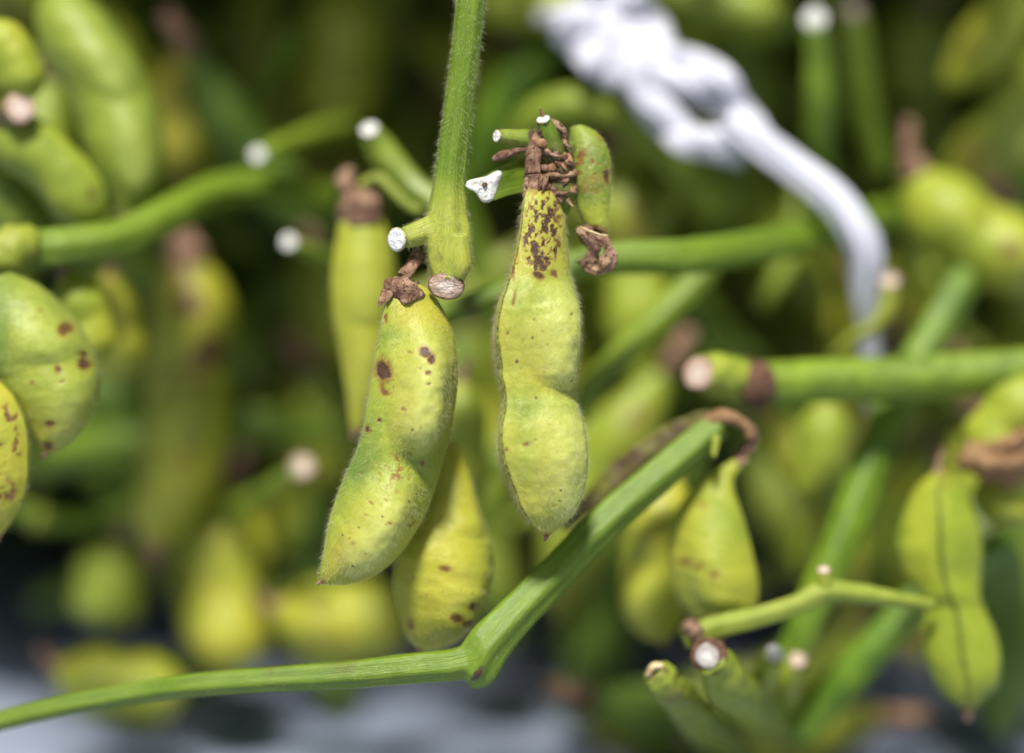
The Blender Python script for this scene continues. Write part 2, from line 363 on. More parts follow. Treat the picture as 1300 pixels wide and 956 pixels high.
def pod(label, left, right, d0, d1, roll=10, thick=.85, seeds=(), tint=.6, tintv=.25, speck=.4, spots=(), hero=0, dbow=0.0, pale=.25,
        res=(70, 48), pedicel=None, calyx=True, tip=True, seamw=.05, seamc=.6, fuzz_n=0, group=None, name='soybean_pod', seed=None,
        tint_fn=None, lip=.07, crease=.0, cal_r=1.0, peg_m='calyx', grooves=()):
    seed = seed if seed is not None else sum(map(ord, label)) % 997
    n, m = res
    Lp, Rp = cr(left, n), cr(right, n)
    t = np.linspace(0, 1, n)
    dd = d0 + (d1 - d0) * t + dbow * 4 * t * (1 - t)
    C = (Lp + Rp) / 2; H = (Rp - Lp) / 2; hw = np.linalg.norm(H, axis=1)
    # denser samples round the two sutures
    q = np.linspace(0, 2 * np.pi, m, endpoint=False); psi = q - .33 * np.sin(2 * q)
    PS = np.broadcast_to(psi, (n, m)); TT = np.broadcast_to(t[:, None], (n, m))
    u, sn = np.cos(PS), np.sin(PS)
    X = np.sign(u) * np.abs(u) ** .92; Y = np.sign(sn) * np.abs(sn) ** 1.18 * thick
    B = np.zeros((n, m))
    for (ti, ui, rt, ru, h) in seeds:
        dx = (TT - ti) / rt; dx = np.where(dx > 0, dx * 1.10, dx * .94)
        dist = (np.abs(dx) ** 2.05 + np.abs((u - ui) / ru) ** 2.05) ** (1 / 2.05)
        low = sst(-.2, .7, dx); a_, b_ = .0 + .52 * low, 1.10 - .08 * low
        k_ = np.clip((dist - a_) / (b_ - a_), 0, 1); B = np.maximum(B, h * (1 - k_ * k_ * (3 - 2 * k_)))
    for (tg, dg_, sg, ug, wu) in grooves: B = B - dg_ * np.exp(-((TT - tg - .03 * (u - ug)) / sg) ** 2) * np.exp(-((u - ug) / wu) ** 2)
    Y = Y + np.sign(sn) * B * np.abs(sn) ** .5
    d_v = np.angle(np.exp(1j * (PS - np.pi))); d_d = np.angle(np.exp(1j * PS))     # ventral seam at psi = pi, dorsal at 0
    Ld = lip * np.exp(-(d_v / .17) ** 2) - lip * .8 * np.exp(-(d_v / .05) ** 2); X = X - Ld
    X = X + lip * .5 * np.exp(-(d_d / .13) ** 2)
    # uneven skin
    P0 = np.stack([X * 1.0, Y * 1.0, TT * 7], -1).reshape(-1, 3)
    wob = (fbm(P0 * 1.7 + seed, seed, 3).reshape(n, m) - .5) * .085
    if hero: wob = wob + (fbm(P0 * 7 + seed, seed + 5, 2).reshape(n, m) - .5) * .022
    X = X * (1 + wob); Y = Y * (1 + wob * 1.4)
    f = math.radians(roll); Xr = X * math.cos(f) + Y * math.sin(f); Yr = -X * math.sin(f) + Y * math.cos(f)
    lo, hi = Xr.min(1, keepdims=True), Xr.max(1, keepdims=True); hx = (hi - lo) / 2
    ker = np.ones(5) / 5
    Xn = (Xr - (hi + lo) / 2) / hx; Yn = Yr / np.convolve(np.pad(hx[:, 0], 2, 'edge'), ker, 'valid')[:, None]
    px = C[:, None, :] + H[:, None, :] * Xn[..., None]
    dep = dd[:, None] - Yn * (hw[:, None] / KPX) * (DIST + dd[:, None]) / DIST
    # parallax: keep the traced size at its own depth
    s = (DIST + dd[:, None]) / DIST / KPX
    W = CAM + FW * (DIST + dep)[..., None] + RT * ((px[..., 0] - 650) * s)[..., None] - UP * ((px[..., 1] - 478) * s)[..., None]
    V = W.reshape(-1, 3) * .01
    V = np.vstack([V, V[:m].mean(0), V[-m:].mean(0)]); F = grid_faces(n, m)
    # colour attributes
    Q = V * 100 * 1.3 + seed
    tn = tint + tintv * 2 * (fbm(Q * .9, seed + 11, 3) - .5)
    pxf = np.vstack([px.reshape(-1, 2), px[0].mean(0), px[-1].mean(0)]); front = np.r_[(Yn.reshape(-1) > -.15), 0, 0]
    tf = np.r_[TT.reshape(-1), 0, 1]; uf = np.r_[u.reshape(-1), 0, 0]; Bf = np.r_[B.reshape(-1), 0, 0]
    if tint_fn is not None: tn = tn + tint_fn(pxf, tf, uf)
    stain = np.zeros(len(V))
    wx = (fbm(np.c_[pxf / 9.0, np.full(len(pxf), seed)], 3, 3) - .5) ; wy = (fbm(np.c_[pxf / 9.0 + 77, np.full(len(pxf), seed)], 4, 3) - .5)
    grain = fbm(np.c_[pxf / 3.0, np.full(len(pxf), 2.0)], 9, 3)
    for sp in spots:
        x, y, rx, ry, an, k = sp[:6]; mode = sp[6] if len(sp) > 6 else 0
        a = math.radians(an); dx = pxf[:, 0] - x + wx * min(rx, 6) * 1.3; dy = pxf[:, 1] - y + wy * min(ry, 6) * 1.3
        e = np.sqrt(((dx * math.cos(a) + dy * math.sin(a)) / rx) ** 2 + ((-dx * math.sin(a) + dy * math.cos(a)) / ry) ** 2)
        v = k * np.maximum(1 - sst(.45, 1.3, e), .34 * (1 - sst(.8, 2.1, e))) * (.8 + .4 * grain)
        if mode == 1:       # blotchy, broken patch
            pt = fbm(np.c_[pxf[:, 0] / 4.2, pxf[:, 1] / 6.0, np.full(len(pxf), 5.0)], 21, 4); v = k * (1 - sst(.4, 1.3, e)) * (.16 + 1.1 * sst(.42, .68, pt))
        stain = np.maximum(stain, v * front)
    seam = np.r_[np.exp(-(d_v / seamw) ** 2).reshape(-1), 0, 0] * seamc * (.45 + .9 * vnoise(np.c_[tf * 60, tf * 0, tf * 0 + seed])) + .35 * np.r_[np.exp(-(d_d / (seamw * .8)) ** 2).reshape(-1), 0, 0] * seamc
    if calyx: stain = np.maximum(stain, .55 * (1 - sst(.0, .035, tf)))
    stain = np.maximum(stain, .5 * sst(.97, 1.0, tf))
    top = at(C[0, 0], C[0, 1], d0)
    o = thing(name, label, 'pod', top, group)
    sh = mesh_obj('shell', V, F, M['pod' if d0 < 2.3 else 'podf'], o, dict(tint=tn, stain=stain, seam=np.clip(seam, 0, 1), speck=np.full(len(V), float(speck)),
                  pale=np.clip(pale * (.35 + 2.2 * Bf) , 0, 1)))
    axn = V[-1] - V[-2]; axn = axn / np.linalg.norm(axn)
    if fuzz_n:
        fuzz(sh, V, F, int(fuzz_n * (.36 if hero else .3)), .062 if hero else .06, M['fuzz'], axn, seed)
    hm = 24 if hero else 12; hn = 20 if hero else 10
    if calyx:
        dirp = (C[0] - C[min(6, n - 1)]); dirp = dirp / (np.hypot(*dirp) + 1e-6); r0 = max(hw[1] * 1.35, hw.max() * .20) * cal_r
        a0 = C[0] - dirp * r0 * 1.1; ped = pedicel or [tuple(C[0] + dirp * r0 * 1.2) + (d0, r0 * .55), tuple(C[0] + dirp * r0 * 3.2 + np.array([r0 * .8, -r0 * .4])) + (d0 + .15, r0 * .45)]
        p1 = ped[0]
        cal, cV, cF, _ = tube('calyx', [(a0[0], a0[1], d0, r0 * .96), (C[0, 0], C[0, 1], d0, r0 * 1.05), ((C[0, 0] + p1[0]) / 2, (C[0, 1] + p1[1]) / 2, (d0 + p1[2]) / 2, r0 * .8), (p1[0], p1[1], p1[2], p1[3])],
             M['calyx'], o, hn, hm, ridges=5, amp=.10, rough=.22, seed=seed)
        if hero: fuzz(cal, cV, cF, 260, .05, M['fuzzb'], axn, seed + 2)
        if len(ped) > 1:
            tube('pedicel', ped, M[peg_m], o, hn, hm, ridges=5, amp=.07, rough=.16, seed=seed + 1)
    if tip:
        e = C[-1] - C[-4]; e = e / (np.hypot(*e) + 1e-6); rt = max(hw[-2], 3.0) * .8
        tube('tip', [tuple(C[-2]) + (d1, rt * 1.1), tuple(C[-1] + e * rt * .8) + (d1, rt * .8), tuple(C[-1] + e * rt * 2.2 + np.array([-e[1], e[0]]) * rt * .5) + (d1 - .02, rt * .22)], M['calyx'], o, 8, 10, rough=.12)
    return o, (V, F, axn)

def stem(label, path, name='soybean_plant', parts=None, tint=0., stain=0., n=80, m=28, ridges=5, amp=.06, rough=.05, fuzz_n=0, group=None, seed=0, cat='plant', twist=.12, oval=.93):
    V, F, ang, alg, ax = tube_arrays(path, n, m, ridges=ridges, amp=amp, rough=rough, seed=seed, twist=twist, oval=oval)
    o = thing(name, label, cat, ax[0][0], group)
    A = dict(ang=ang, along=alg, tint=np.full(len(V), float(tint)), stain=stain(V * 100, alg) if callable(stain) else np.full(len(V), float(stain)))
    st = mesh_obj('stalk', V, F, M['stem' if min(p[2] for p in path) < 2.0 else 'stemf'], o, A)
    if fuzz_n: fuzz(st, V, F, fuzz_n, .09, M['fuzz'], (ax[0][-1] - ax[0][0]) / np.linalg.norm(ax[0][-1] - ax[0][0]), seed + 3, lean=.3)
    return o, st

def union_stem(parent, name, tubes, voxel, mat, tint=0., stain=None, tintfn=None, smooth=4, fuzz_n=0, flen=.085, axis=None, hm='fuzz'):
    """several tubes fused into one continuous skin"""
    VV, FF, Cs, As, Bs, Ls = [], [], [], [], [], []; off = 0
    for tb in tubes:
        kw = dict(n=90, m=40, ridges=5, amp=.05, rough=.04); kw.update(tb[1]); V, F, an, al, ax = tube_arrays(tb[0], **kw)
        VV.append(V); FF += [[i + off for i in f] for f in F]; off += len(V); Cs.append(ax[0]); As.append(ax[1]); Bs.append(ax[2]); Ls.append(ax[3])
    me = bpy.data.meshes.new('tmp'); me.from_pydata(np.vstack(VV).tolist(), [], FF); tmp = bpy.data.objects.new('tmp', me); COL.objects.link(tmp)
    r = tmp.modifiers.new('r', 'REMESH'); r.mode = 'VOXEL'; r.voxel_size = voxel * .01; r.adaptivity = 0
    s = tmp.modifiers.new('s', 'SMOOTH'); s.iterations = smooth; s.factor = .5
    dg = bpy.context.evaluated_depsgraph_get(); nm = bpy.data.meshes.new_from_object(tmp.evaluated_get(dg))
    V = np.empty(len(nm.vertices) * 3, np.float32); nm.vertices.foreach_get('co', V); V = V.reshape(-1, 3).astype(float)
    F = [list(p.vertices) for p in nm.polygons]
    bpy.data.objects.remove(tmp); bpy.data.meshes.remove(me); bpy.data.meshes.remove(nm)
    C, A, B, L = np.vstack(Cs), np.vstack(As), np.vstack(Bs), np.concatenate(Ls)
    ang = np.empty(len(V)); alg = np.empty(len(V))
    for i in range(0, len(V), 4000):
        k = np.argmin(((V[i:i + 4000, None] - C[None]) ** 2).sum(-1), 1); dl = V[i:i + 4000] - C[k]
        ang[i:i + 4000] = np.arctan2((dl * B[k]).sum(1), (dl * A[k]).sum(1)); alg[i:i + 4000] = L[k]
    at_ = dict(ang=ang, along=alg, tint=tintfn(V) if tintfn else np.full(len(V), float(tint)), stain=stain(V) if stain else np.zeros(len(V)))
    o = mesh_obj(name, V, F, mat, parent, at_)
    if fuzz_n: fuzz(o, V, F, fuzz_n, flen, M[hm], axis, 5, lean=.35)
    return o

def near(V, x, y, d, r):
    """soft mask round a pixel point, r in cm"""
    c = at(x, y, d); return 1 - sst(.4, 1.2, np.linalg.norm(V - c, axis=1) * 100 / r)

# ------------------------------------------------------------------ the sharp pods
LA = [(497, 372), (488, 392), (482, 425), (474, 468), (467, 508), (461, 545), (452, 574), (440, 600), (428, 630), (418, 663), (411, 700), (407, 722), (405, 737)]
RA = [(524, 356), (545, 368), (561, 390), (573, 416), (580, 445), (581.5, 475), (579, 507), (573.5, 540), (566, 574), (557, 605), (547, 635), (533, 666), (515, 695), (493, 719), (470, 734), (445, 742), (424, 743), (408, 741)]
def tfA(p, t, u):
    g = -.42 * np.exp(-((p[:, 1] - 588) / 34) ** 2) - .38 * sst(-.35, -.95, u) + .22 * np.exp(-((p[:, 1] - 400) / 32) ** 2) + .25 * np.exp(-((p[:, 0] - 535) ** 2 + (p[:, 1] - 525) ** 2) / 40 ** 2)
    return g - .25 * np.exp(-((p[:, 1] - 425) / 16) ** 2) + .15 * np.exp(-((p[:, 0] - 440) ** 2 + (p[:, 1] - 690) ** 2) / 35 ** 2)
spA = [(486, 470, 9.5, 13, -15, 1.35), (540, 447, 8, 6, 20, 1.1), (549, 456, 5, 6, 0, 1.1), (544, 474, 4.5, 3, 15, .8), (489, 497, 9, 5, 35, .75), (487, 490, 5, 8, 0, .5), (484, 533, 3, 3, 30, .8),
       (467, 543, 3.5, 5, 0, .85), (514, 519, 4, 2.5, 20, .5), (520, 447, 6, 2, 20, .4), (546, 487, 3, 2, 0, .7), (523, 370, 9, 3.5, 10, .45), (490, 405, 3, 9, 0, .5), (488, 385, 4, 6, 0, .6),
       (519, 575, 5, 1.8, 45, .6), (460, 600, 2, 2, 0, .5), (473, 637, 3.5, 1.4, 40, .6), (492, 634, 4, 1.4, 30, .5), (520, 660, 9, 16, 35, .45, 1), (497, 662, 3, 2, 0, .45), (466, 652, 3, 2, 0, .4), (450, 688, 4, 4, 0, .35), (536, 590, 3, 12, 10, .4, 1), (500, 600, 28, 30, 0, .38, 1)]
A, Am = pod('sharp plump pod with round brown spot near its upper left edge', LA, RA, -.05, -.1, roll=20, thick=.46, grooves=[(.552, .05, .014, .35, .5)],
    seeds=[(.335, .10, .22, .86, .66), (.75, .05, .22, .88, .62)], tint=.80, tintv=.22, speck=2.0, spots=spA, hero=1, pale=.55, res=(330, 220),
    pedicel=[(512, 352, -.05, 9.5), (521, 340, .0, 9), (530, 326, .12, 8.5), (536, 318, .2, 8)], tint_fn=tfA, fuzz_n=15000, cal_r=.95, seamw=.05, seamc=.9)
LB = [(667, 238), (663, 262), (660, 287), (655, 315), (648, 345), (640, 366), (632, 386), (628.5, 410), (627, 440), (630, 466), (636, 489), (638, 508), (635, 528), (632, 548), (633, 572), (639.5, 600), (650, 625), (662, 648), (677, 667), (690, 680)]
RB = [(689, 236), (707, 248), (716, 272), (721, 310), (725, 345), (733, 374), (737, 404), (736.5, 440), (733, 470), (730, 491), (735, 515), (742, 541), (746, 570), (745.5, 600), (740, 629), (728, 654), (711, 670), (697, 680)]
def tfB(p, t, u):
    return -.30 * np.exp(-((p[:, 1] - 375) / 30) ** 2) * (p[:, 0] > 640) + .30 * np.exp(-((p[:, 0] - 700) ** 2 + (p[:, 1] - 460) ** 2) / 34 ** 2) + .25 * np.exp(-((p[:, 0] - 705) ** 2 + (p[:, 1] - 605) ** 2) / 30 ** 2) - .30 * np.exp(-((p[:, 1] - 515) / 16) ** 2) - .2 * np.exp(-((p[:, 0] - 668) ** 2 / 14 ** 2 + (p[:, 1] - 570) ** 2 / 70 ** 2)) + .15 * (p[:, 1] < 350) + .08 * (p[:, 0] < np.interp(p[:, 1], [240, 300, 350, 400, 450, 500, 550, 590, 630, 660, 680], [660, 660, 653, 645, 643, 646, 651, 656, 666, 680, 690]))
spB = [(690, 292, 26, 58, 4, .85, 1), (690, 305, 22, 48, 5, 1.0, 1), (676, 290, 12, 9, -10, .95, 1), (672, 312, 8, 26, 5, .9, 1), (698, 312, 16, 14, 0, .9, 1), (682, 335, 5, 20, 5, .9, 1), (684, 352, 10, 5, 15, .95), (704, 350, 7, 5, 30, .7), (697, 340, 5, 8, 0, .6, 1), (685, 262, 14, 14, 0, .5, 1),
       (723, 410, 2.2, 13, 5, .6, 1), (724, 400, 2, 3, 0, .7), (652, 380, 2.6, 12, 10, .6), (645, 424, 3, 3, 0, .6), (667, 563, 4.5, 3.5, 0, .5), (656, 460, 2, 2.5, 0, .7), (643, 570, 3, 3, 0, .5), (679, 558, 2, 1.5, 0, .4), (700, 700, 3, 3, 0, .2), (703, 640, 3, 3, 0, .3), (654, 340, 5, 20, 10, .5, 1), (648, 590, 3, 8, 0, .35, 1)]
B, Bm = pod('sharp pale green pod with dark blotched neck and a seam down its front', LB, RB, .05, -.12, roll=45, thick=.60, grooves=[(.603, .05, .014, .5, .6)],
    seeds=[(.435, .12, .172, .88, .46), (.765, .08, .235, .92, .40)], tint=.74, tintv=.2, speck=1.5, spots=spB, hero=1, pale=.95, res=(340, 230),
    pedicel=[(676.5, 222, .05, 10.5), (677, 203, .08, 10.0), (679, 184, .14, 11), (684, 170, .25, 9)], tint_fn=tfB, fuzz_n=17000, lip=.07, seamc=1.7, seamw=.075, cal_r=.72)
# longer hairs along the seams of the two sharp pods
def px_of(P):
    q = P * 100 - CAM; z = q @ FW; return 650 + (q @ RT) / z * DIST * KPX, 478 - (q @ UP) / z * DIST * KPX
lb, la = np.array(LB, float), np.array(LA, float)
fuzz([c for c in B.children if c.name.startswith('shell')][0], Bm[0], Bm[1], 850, .10, M['fuzzb'], Bm[2], 31, keep=lambda c: px_of(c)[0] < np.interp(px_of(c)[1], lb[:, 1], lb[:, 0]) + 5, lean=.2, rad=.0014)
fuzz([c for c in A.children if c.name.startswith('shell')][0], Am[0], Am[1], 900, .07, M['fuzz'], Am[2], 32, keep=lambda c: px_of(c)[0] < np.interp(px_of(c)[1], la[:, 1], la[:, 0]) + 4, lean=.2, rad=.0013)
# ------------------------------------------------------------------ the pod behind the left sharp pod
LC = [(560, 560), (545, 600), (525, 650), (506, 690), (500, 720), (500, 750), (508, 782), (515, 805), (528, 822)]
RC = [(582, 562), (597, 600), (610, 650), (623, 688), (626.5, 718), (621, 752), (607, 786), (588, 810), (562, 823), (538, 828)]
pod('slightly blurred yellow pod with black specks near its lower end, behind the sharp left pod', LC, RC, 1.0, .95, roll=34, thick=.8, seeds=[(.25, .1, .2, .8, .15), (.66, .1, .27, .85, .22)],
    tint=.78, tintv=.2, speck=1.0, spots=[(565, 718, 8, 6, 0, .75), (583, 783, 9, 6, 10, 1), (600, 767, 5, 5, 0, 1), (594, 788, 6, 4, 0, .8), (527, 775, 4, 8, 0, .5, 1), (522, 790, 5, 8, 0, .5)], pale=.3, res=(150, 110),
    fuzz_n=5000, calyx=False, seamc=.9)

# ------------------------------------------------------------------ the hanging main stem
G = thing('soybean_plant', 'sharp hairy green stem coming down from the top edge and ending in a cut node', 'plant', at(600, -60, .1))
union_stem(G, 'stalk', [
    ([(604, -70, .0, 18.5), (598, 0, .0, 18.5), (589, 80, .02, 18.5), (579, 160, .03, 19), (571, 225, .05, 20.5), (568, 268, .05, 25), (569, 300, .03, 29.5), (570, 330, .0, 28), (569, 352, -.05, 22), (567, 361, -.08, 19)], dict(n=160, m=60, ridges=6, amp=.055, twist=.1)),
    ([(575, 285, .05, 20), (550, 290, .0, 18), (528, 297, -.08, 15.5), (512, 302, -.14, 14)], dict(n=40, m=36)),
    ([(560, 300, .1, 16), (545, 318, .2, 12), (536, 326, .22, 9)], dict(n=30, m=30)),
    ([(582, 300, -.2, 12), (586, 335, -.25, 12), (580, 352, -.22, 9)], dict(n=30, m=30))], .026, M['stem'], smooth=4,
    tintfn=lambda V: .12 + .85 * near(V, 570, 318, -.1, 1.0), stain=lambda V: .4 * near(V, 556, 327, -.25, .16) + .5 * near(V, 567, 362, -.1, .26) + .5 * near(V, 533, 314, .1, .16), fuzz_n=3800, axis=np.array([0, 0, -1.]), flen=.062)
disc('cut_end', 503, 304, -.17, 15.5, (-.75, -.05, .8), M['cut'], G, seed=2)
disc('cut_end', 566, 364, -.22, 22.5, (-.12, -.30, .95), M['cutpink'], G, seed=5, oval=.78)
# ------------------------------------------------------------------ the knobbly flower cluster the right pod hangs from
K = thing('flower_stalk', 'knobbly flower stalk with a white triangular cut and brown scars', 'plant', at(695, 230, .4))
union_stem(K, 'stalk', [
    ([(686, 178, .28, 11), (699, 187, .22, 18), (707, 205, .24, 17), (712, 218, .25, 19), (711, 228, .25, 16), (714, 242, .26, 18), (712, 270, .4, 10)], dict(rough=.22, n=70)),
    ([(704, 190, .2, 12), (697, 170, .12, 12), (690, 153, .08, 10.5)], dict(rough=.08, n=40)),
    ([(700, 184, .3, 13), (676, 178, .22, 13), (655, 175, .12, 11), (640, 173, .05, 10), (632, 173, .0, 6)], dict(rough=.12, n=50)),
    ([(700, 200, .3, 12), (720, 196, .3, 9), (726, 180, .3, 8)], dict(n=30))], .024, M['stem'], smooth=3,
    tintfn=lambda V: .1 + .4 * near(V, 645, 173, .1, .3), stain=lambda V: .85 * near(V, 712, 215, .2, .16) + .9 * near(V, 716, 236, .2, .12) + .62 * near(V, 708, 215, .2, .7) + .8 * near(V, 700, 192, .15, .12) + .7 * near(V, 680, 172, .1, .14) + .5 * near(V, 705, 250, .2, .12), fuzz_n=1500, flen=.06, hm='fuzzb')
# triangular stub lofted from a blunt triangle to a round base
tri = np.array([(591, 236), (594, 230), (603, 227), (617, 224), (629, 218), (635, 217), (637, 221), (635, 229), (632, 238), (629, 247), (624, 255), (617, 257), (611, 255), (607, 249), (602, 243), (595, 240)], float)
ct = np.array([614, 236.]); rings, m_ = [], 48
tr_ = cr(np.vstack([tri, tri[:1]]), m_ + 1)[:-1]; an0 = np.arctan2(tr_[:, 1] - ct[1], tr_[:, 0] - ct[0])
for k, s_ in enumerate(np.linspace(0, 1, 14)):
    cx = ct + (np.array([694, 214]) - ct) * s_; rr = 19 + 3 * s_
    circ = np.stack([np.cos(an0) * rr * .8, np.sin(an0) * rr], 1); e_ = sst(.0, .45, s_)
    rg = cx + (tr_ - ct) * (1 - e_) * (1 - .0) + circ * e_
    dz = (.0 + .45 * s_) + (np.cos(an0) * .09 - .0 * s_)
    rings.append(at(rg[:, 0], rg[:, 1], dz))
V = np.vstack(rings + [rings[0].mean(0)[None], rings[-1].mean(0)[None]])
tst = mesh_obj('stub', V, [f for f in grid_faces(14, m_) if 14 * m_ not in f], M['stem'], K, dict(ang=np.r_[np.tile(an0, 14), 0, 0], along=np.r_[np.repeat(np.arange(14) * .08, m_), 0, 1], tint=np.full(len(V), .12), stain=np.r_[np.repeat(np.r_[.35, np.zeros(13)], m_), 0, 0]))
rg = []
for sc_, lf in ((1.02, .03), (1.0, -.012), (.8, -.03), (.5, -.03), (.22, -.028)):
    p = ct + (tr_ - ct) * sc_
    rg.append(at(p[:, 0], p[:, 1], np.cos(an0) * .09 * sc_ + lf + .018 * (vnoise(np.stack([p[:, 0] / 6, p[:, 1] / 6, p[:, 0] * 0], 1), 4) - .5)))
V = np.vstack(rg + [rg[-1].mean(0)[None], rg[-1].mean(0)[None]])
cw = mesh_obj('cut_end', V, [f for f in grid_faces(5, m_) if 5 * m_ not in f], M['cut'], K)
tube('pith_hole', [(614, 235, -.06, 3.0), (617, 234, -.02, 2.6)], M['rim'], cw, 6, 10, rough=.3, seed=3)
disc('cut_end', 689, 151, .03, 9.5, (-.25, .8, .5), M['cut'], K, seed=8)
disc('cut_end', 630, 173, -.06, 8.5, (-.8, .1, .6), M['cut'], K, seed=9)
tube('bract', [(625, 203, .0, 3), (634, 199, .0, 5.5), (645, 195, .05, 5), (660, 190, .12, 4), (682, 186, .2, 4)], M['calyx'], K, 20, 12, rough=.35, seed=1)
tube('bract', [(690, 150, .1, 3), (688, 143, .05, 2.2), (685, 137, .0, .8)], M['dry'], K, 10, 8, rough=.3, seed=4)
tube('bract', [(700, 155, .15, 4), (709, 160, .1, 4.5), (716, 168, .12, 4), (718, 180, .2, 3)], M['calyx'], K, 18, 10, rough=.4, seed=6)
for i, (x, y, r, dd_) in enumerate([(707, 192, 16, .18), (712, 217, 16, .2), (714, 240, 15, .22)]):
    a_ = np.linspace(-.4, 3.4, 9)
    tube('scar', [(x + r * math.cos(q), y + 6 * math.sin(q) + (4 - 3 * i) * math.cos(q), dd_ - .2 * math.sin(q), 3.0 + 1.4 * math.sin(3 * q + i)) for q in a_], M['calyx'], K, 30, 10, rough=.4, seed=i)
for i, (x, y, r) in enumerate([(687, 183, 7), (692, 214, 5), (701, 222, 5.5), (721, 205, 5), (694, 236, 5), (703, 240, 4)]):
    tube('scar', [(x - r, y - r * .5, .1, r * .5), (x, y, .06, r), (x + r, y + r * .6, .12, r * .45)], M['calyx' if i % 2 else 'dry'], K, 14, 12, rough=.35, seed=20 + i)
for i, (x, y) in enumerate([(666, 243), (684, 240), (690, 238)]):
    tube('calyx_lobe', [(x + 4, y - 16, -.03, 4), (x + 1, y - 3, -.08, 3), (x - 2, y + 8, -.1, .8)], M['calyx'], K, 12, 8, rough=.3, seed=30 + i)

rk = np.random.default_rng(12)
for i in range(22):      # thin papery bracts and flaps
    x, y = rk.uniform(684, 724), rk.uniform(158, 250); a = rk.uniform(.6, 2.6); ln = rk.uniform(9, 20); dz = .02 + .004 * abs(x - 705)
    tube('bract', [(x, y, dz + .06, rk.uniform(3, 5)), (x + math.cos(a) * ln * .5 + rk.normal(0, 2), y + math.sin(a) * ln * .5, dz - .02, rk.uniform(2.5, 5)), (x + math.cos(a) * ln, y + math.sin(a) * ln, dz + rk.uniform(-.08, .06), .6)],
         M[('calyx', 'dry', 'calyx', 'rim', 'calyx')[i % 5]], K, 12, 10, rough=.35, seed=60 + i, oval=.3, tint=.5, stain=.3)
for i, (x, y, a) in enumerate([(497, 366, 1.9), (505, 358, 1.5), (514, 354, 1.2), (490, 372, 2.1)]):
    tube('calyx_lobe', [(x, y - 4, -.12, 6), (x + math.cos(a) * 9, y + math.sin(a) * 9, -.24, 4.5), (x + math.cos(a) * 20, y + math.sin(a) * 20, -.27, .7)], M['calyx'], A, 12, 10, rough=.3, seed=80 + i, oval=.35)
# the stunted, mouldy pod beside the cluster
LE = [(724, 162), (722, 182), (722, 205), (725, 232), (731, 258), (737, 276), (743, 286)]
RE = [(738, 158), (757, 168), (769, 184), (775, 206), (776, 234), (774, 264), (771, 296)]
E, _ = pod('stunted grey green pod with a torn lower end beside the flower stalk', LE, RE, .42, .32, roll=-20, thick=.75, seeds=[(.4, 0, .4, .9, .14)], tint=.16, tintv=.2, speck=1.6, pale=.5, res=(120, 90),
    spots=[(771, 220, 7, 18, 5, .95, 1), (770, 226, 5, 9, 0, .8), (750, 212, 20, 22, 0, .45, 1), (735, 205, 10, 30, 0, .5, 1), (752, 235, 20, 16, 0, .3), (742, 190, 14, 20, 0, .35, 1), (760, 175, 14, 6, 20, .45, 1), (757, 290, 18, 4, 10, .7)], calyx=False, tip=False, fuzz_n=2500,
    tint_fn=lambda p, t, u: .35 * sst(245, 275, p[:, 1]))
tube('torn_end', [(738, 290, .3, 9), (745, 300, .22, 11), (752, 312, .25, 9), (749, 326, .3, 8), (742, 338, .35, 6)], M['calyx'], E, 40, 24, rough=.6, seed=2, ridges=3, amp=.25, oval=.7)
tube('torn_end', [(758 + 16 * math.cos(q), 323 + 20 * math.sin(q), .28 - .1 * math.cos(q), 8 + 3 * math.sin(2.6 * q)) for q in np.linspace(-2.6, 2.9, 14)], M['calyx'], E, 60, 24, rough=.55, seed=3, oval=.6, ridges=4, amp=.2)
tube('straw_fibre', [(736, 288, .05, 1.2), (750, 294, .02, 1.9), (764, 299, .03, 1.6), (772, 299, .06, .8)], M['straw'], E, 16, 8)

# ------------------------------------------------------------------ the diagonal stem at lower right of centre
Hh = thing('soybean_plant', 'smooth bright green stem rising diagonally to the right, forked at the bottom edge', 'plant', at(600, 850, .2))
union_stem(Hh, 'stalk', [
    ([(912, 538, 1.55, 17), (890, 556, 1.5, 20), (830, 608, 1.2, 22), (760, 670, .85, 22.5), (700, 733, .6, 23), (655, 780, .4, 24), (620, 818, .25, 28), (604, 846, .2, 28), (596, 856, .2, 22), (590, 860, .2, 14)], dict(n=200, m=60, ridges=5, amp=.085, twist=.04)),
    ([(612, 835, .25, 25), (575, 843, .15, 20), (520, 848, .1, 19), (440, 856, .15, 17.5), (340, 862, .3, 16), (250, 869, .5, 15), (180, 878, .8, 14), (60, 900, 1.1, 13), (-80, 935, 1.5, 13)], dict(n=160, m=48, ridges=5, amp=.085))],
    .028, M['stem'], smooth=2, tintfn=lambda V: .12 + .0 * V[:, 0], stain=lambda V: .75 * near(V, 601, 868, -.1, .12) + .8 * near(V, 606, 856, -.1, .08) + .6 * near(V, 611, 848, -.1, .07) + .6 * near(V, 681, 778, .4, .1) + .5 * near(V, 588, 842, -.1, .08) + .5 * near(V, 430, 838, .1, .5) + .45 * near(V, 350, 846, .2, .5), fuzz_n=1200, flen=.035)
tube('bract', [(893, 540, 1.5, 8), (905, 532, 1.45, 9), (925, 530, 1.45, 9), (945, 540, 1.5, 7), (952, 556, 1.55, 5)], M['dry'], Hh, 30, 14, rough=.4, seed=4)
tube('bract', [(905, 545, 1.4, 5), (908, 560, 1.35, 6), (906, 580, 1.3, 3)], M['stem'], Hh, 20, 12, tint=.8, rough=.2, seed=4)
stem('shrivelled olive brown stalk lying along the upper side of the diagonal green stem', [(715, 672, 2.0, 6), (760, 628, 2.0, 12), (800, 590, 1.95, 13), (845, 556, 1.9, 12), (878, 537, 1.8, 9), (905, 529, 1.7, 8)], name='dry_stalk', tint=.8, stain=.66, amp=.25, ridges=3, rough=.3, seed=3)

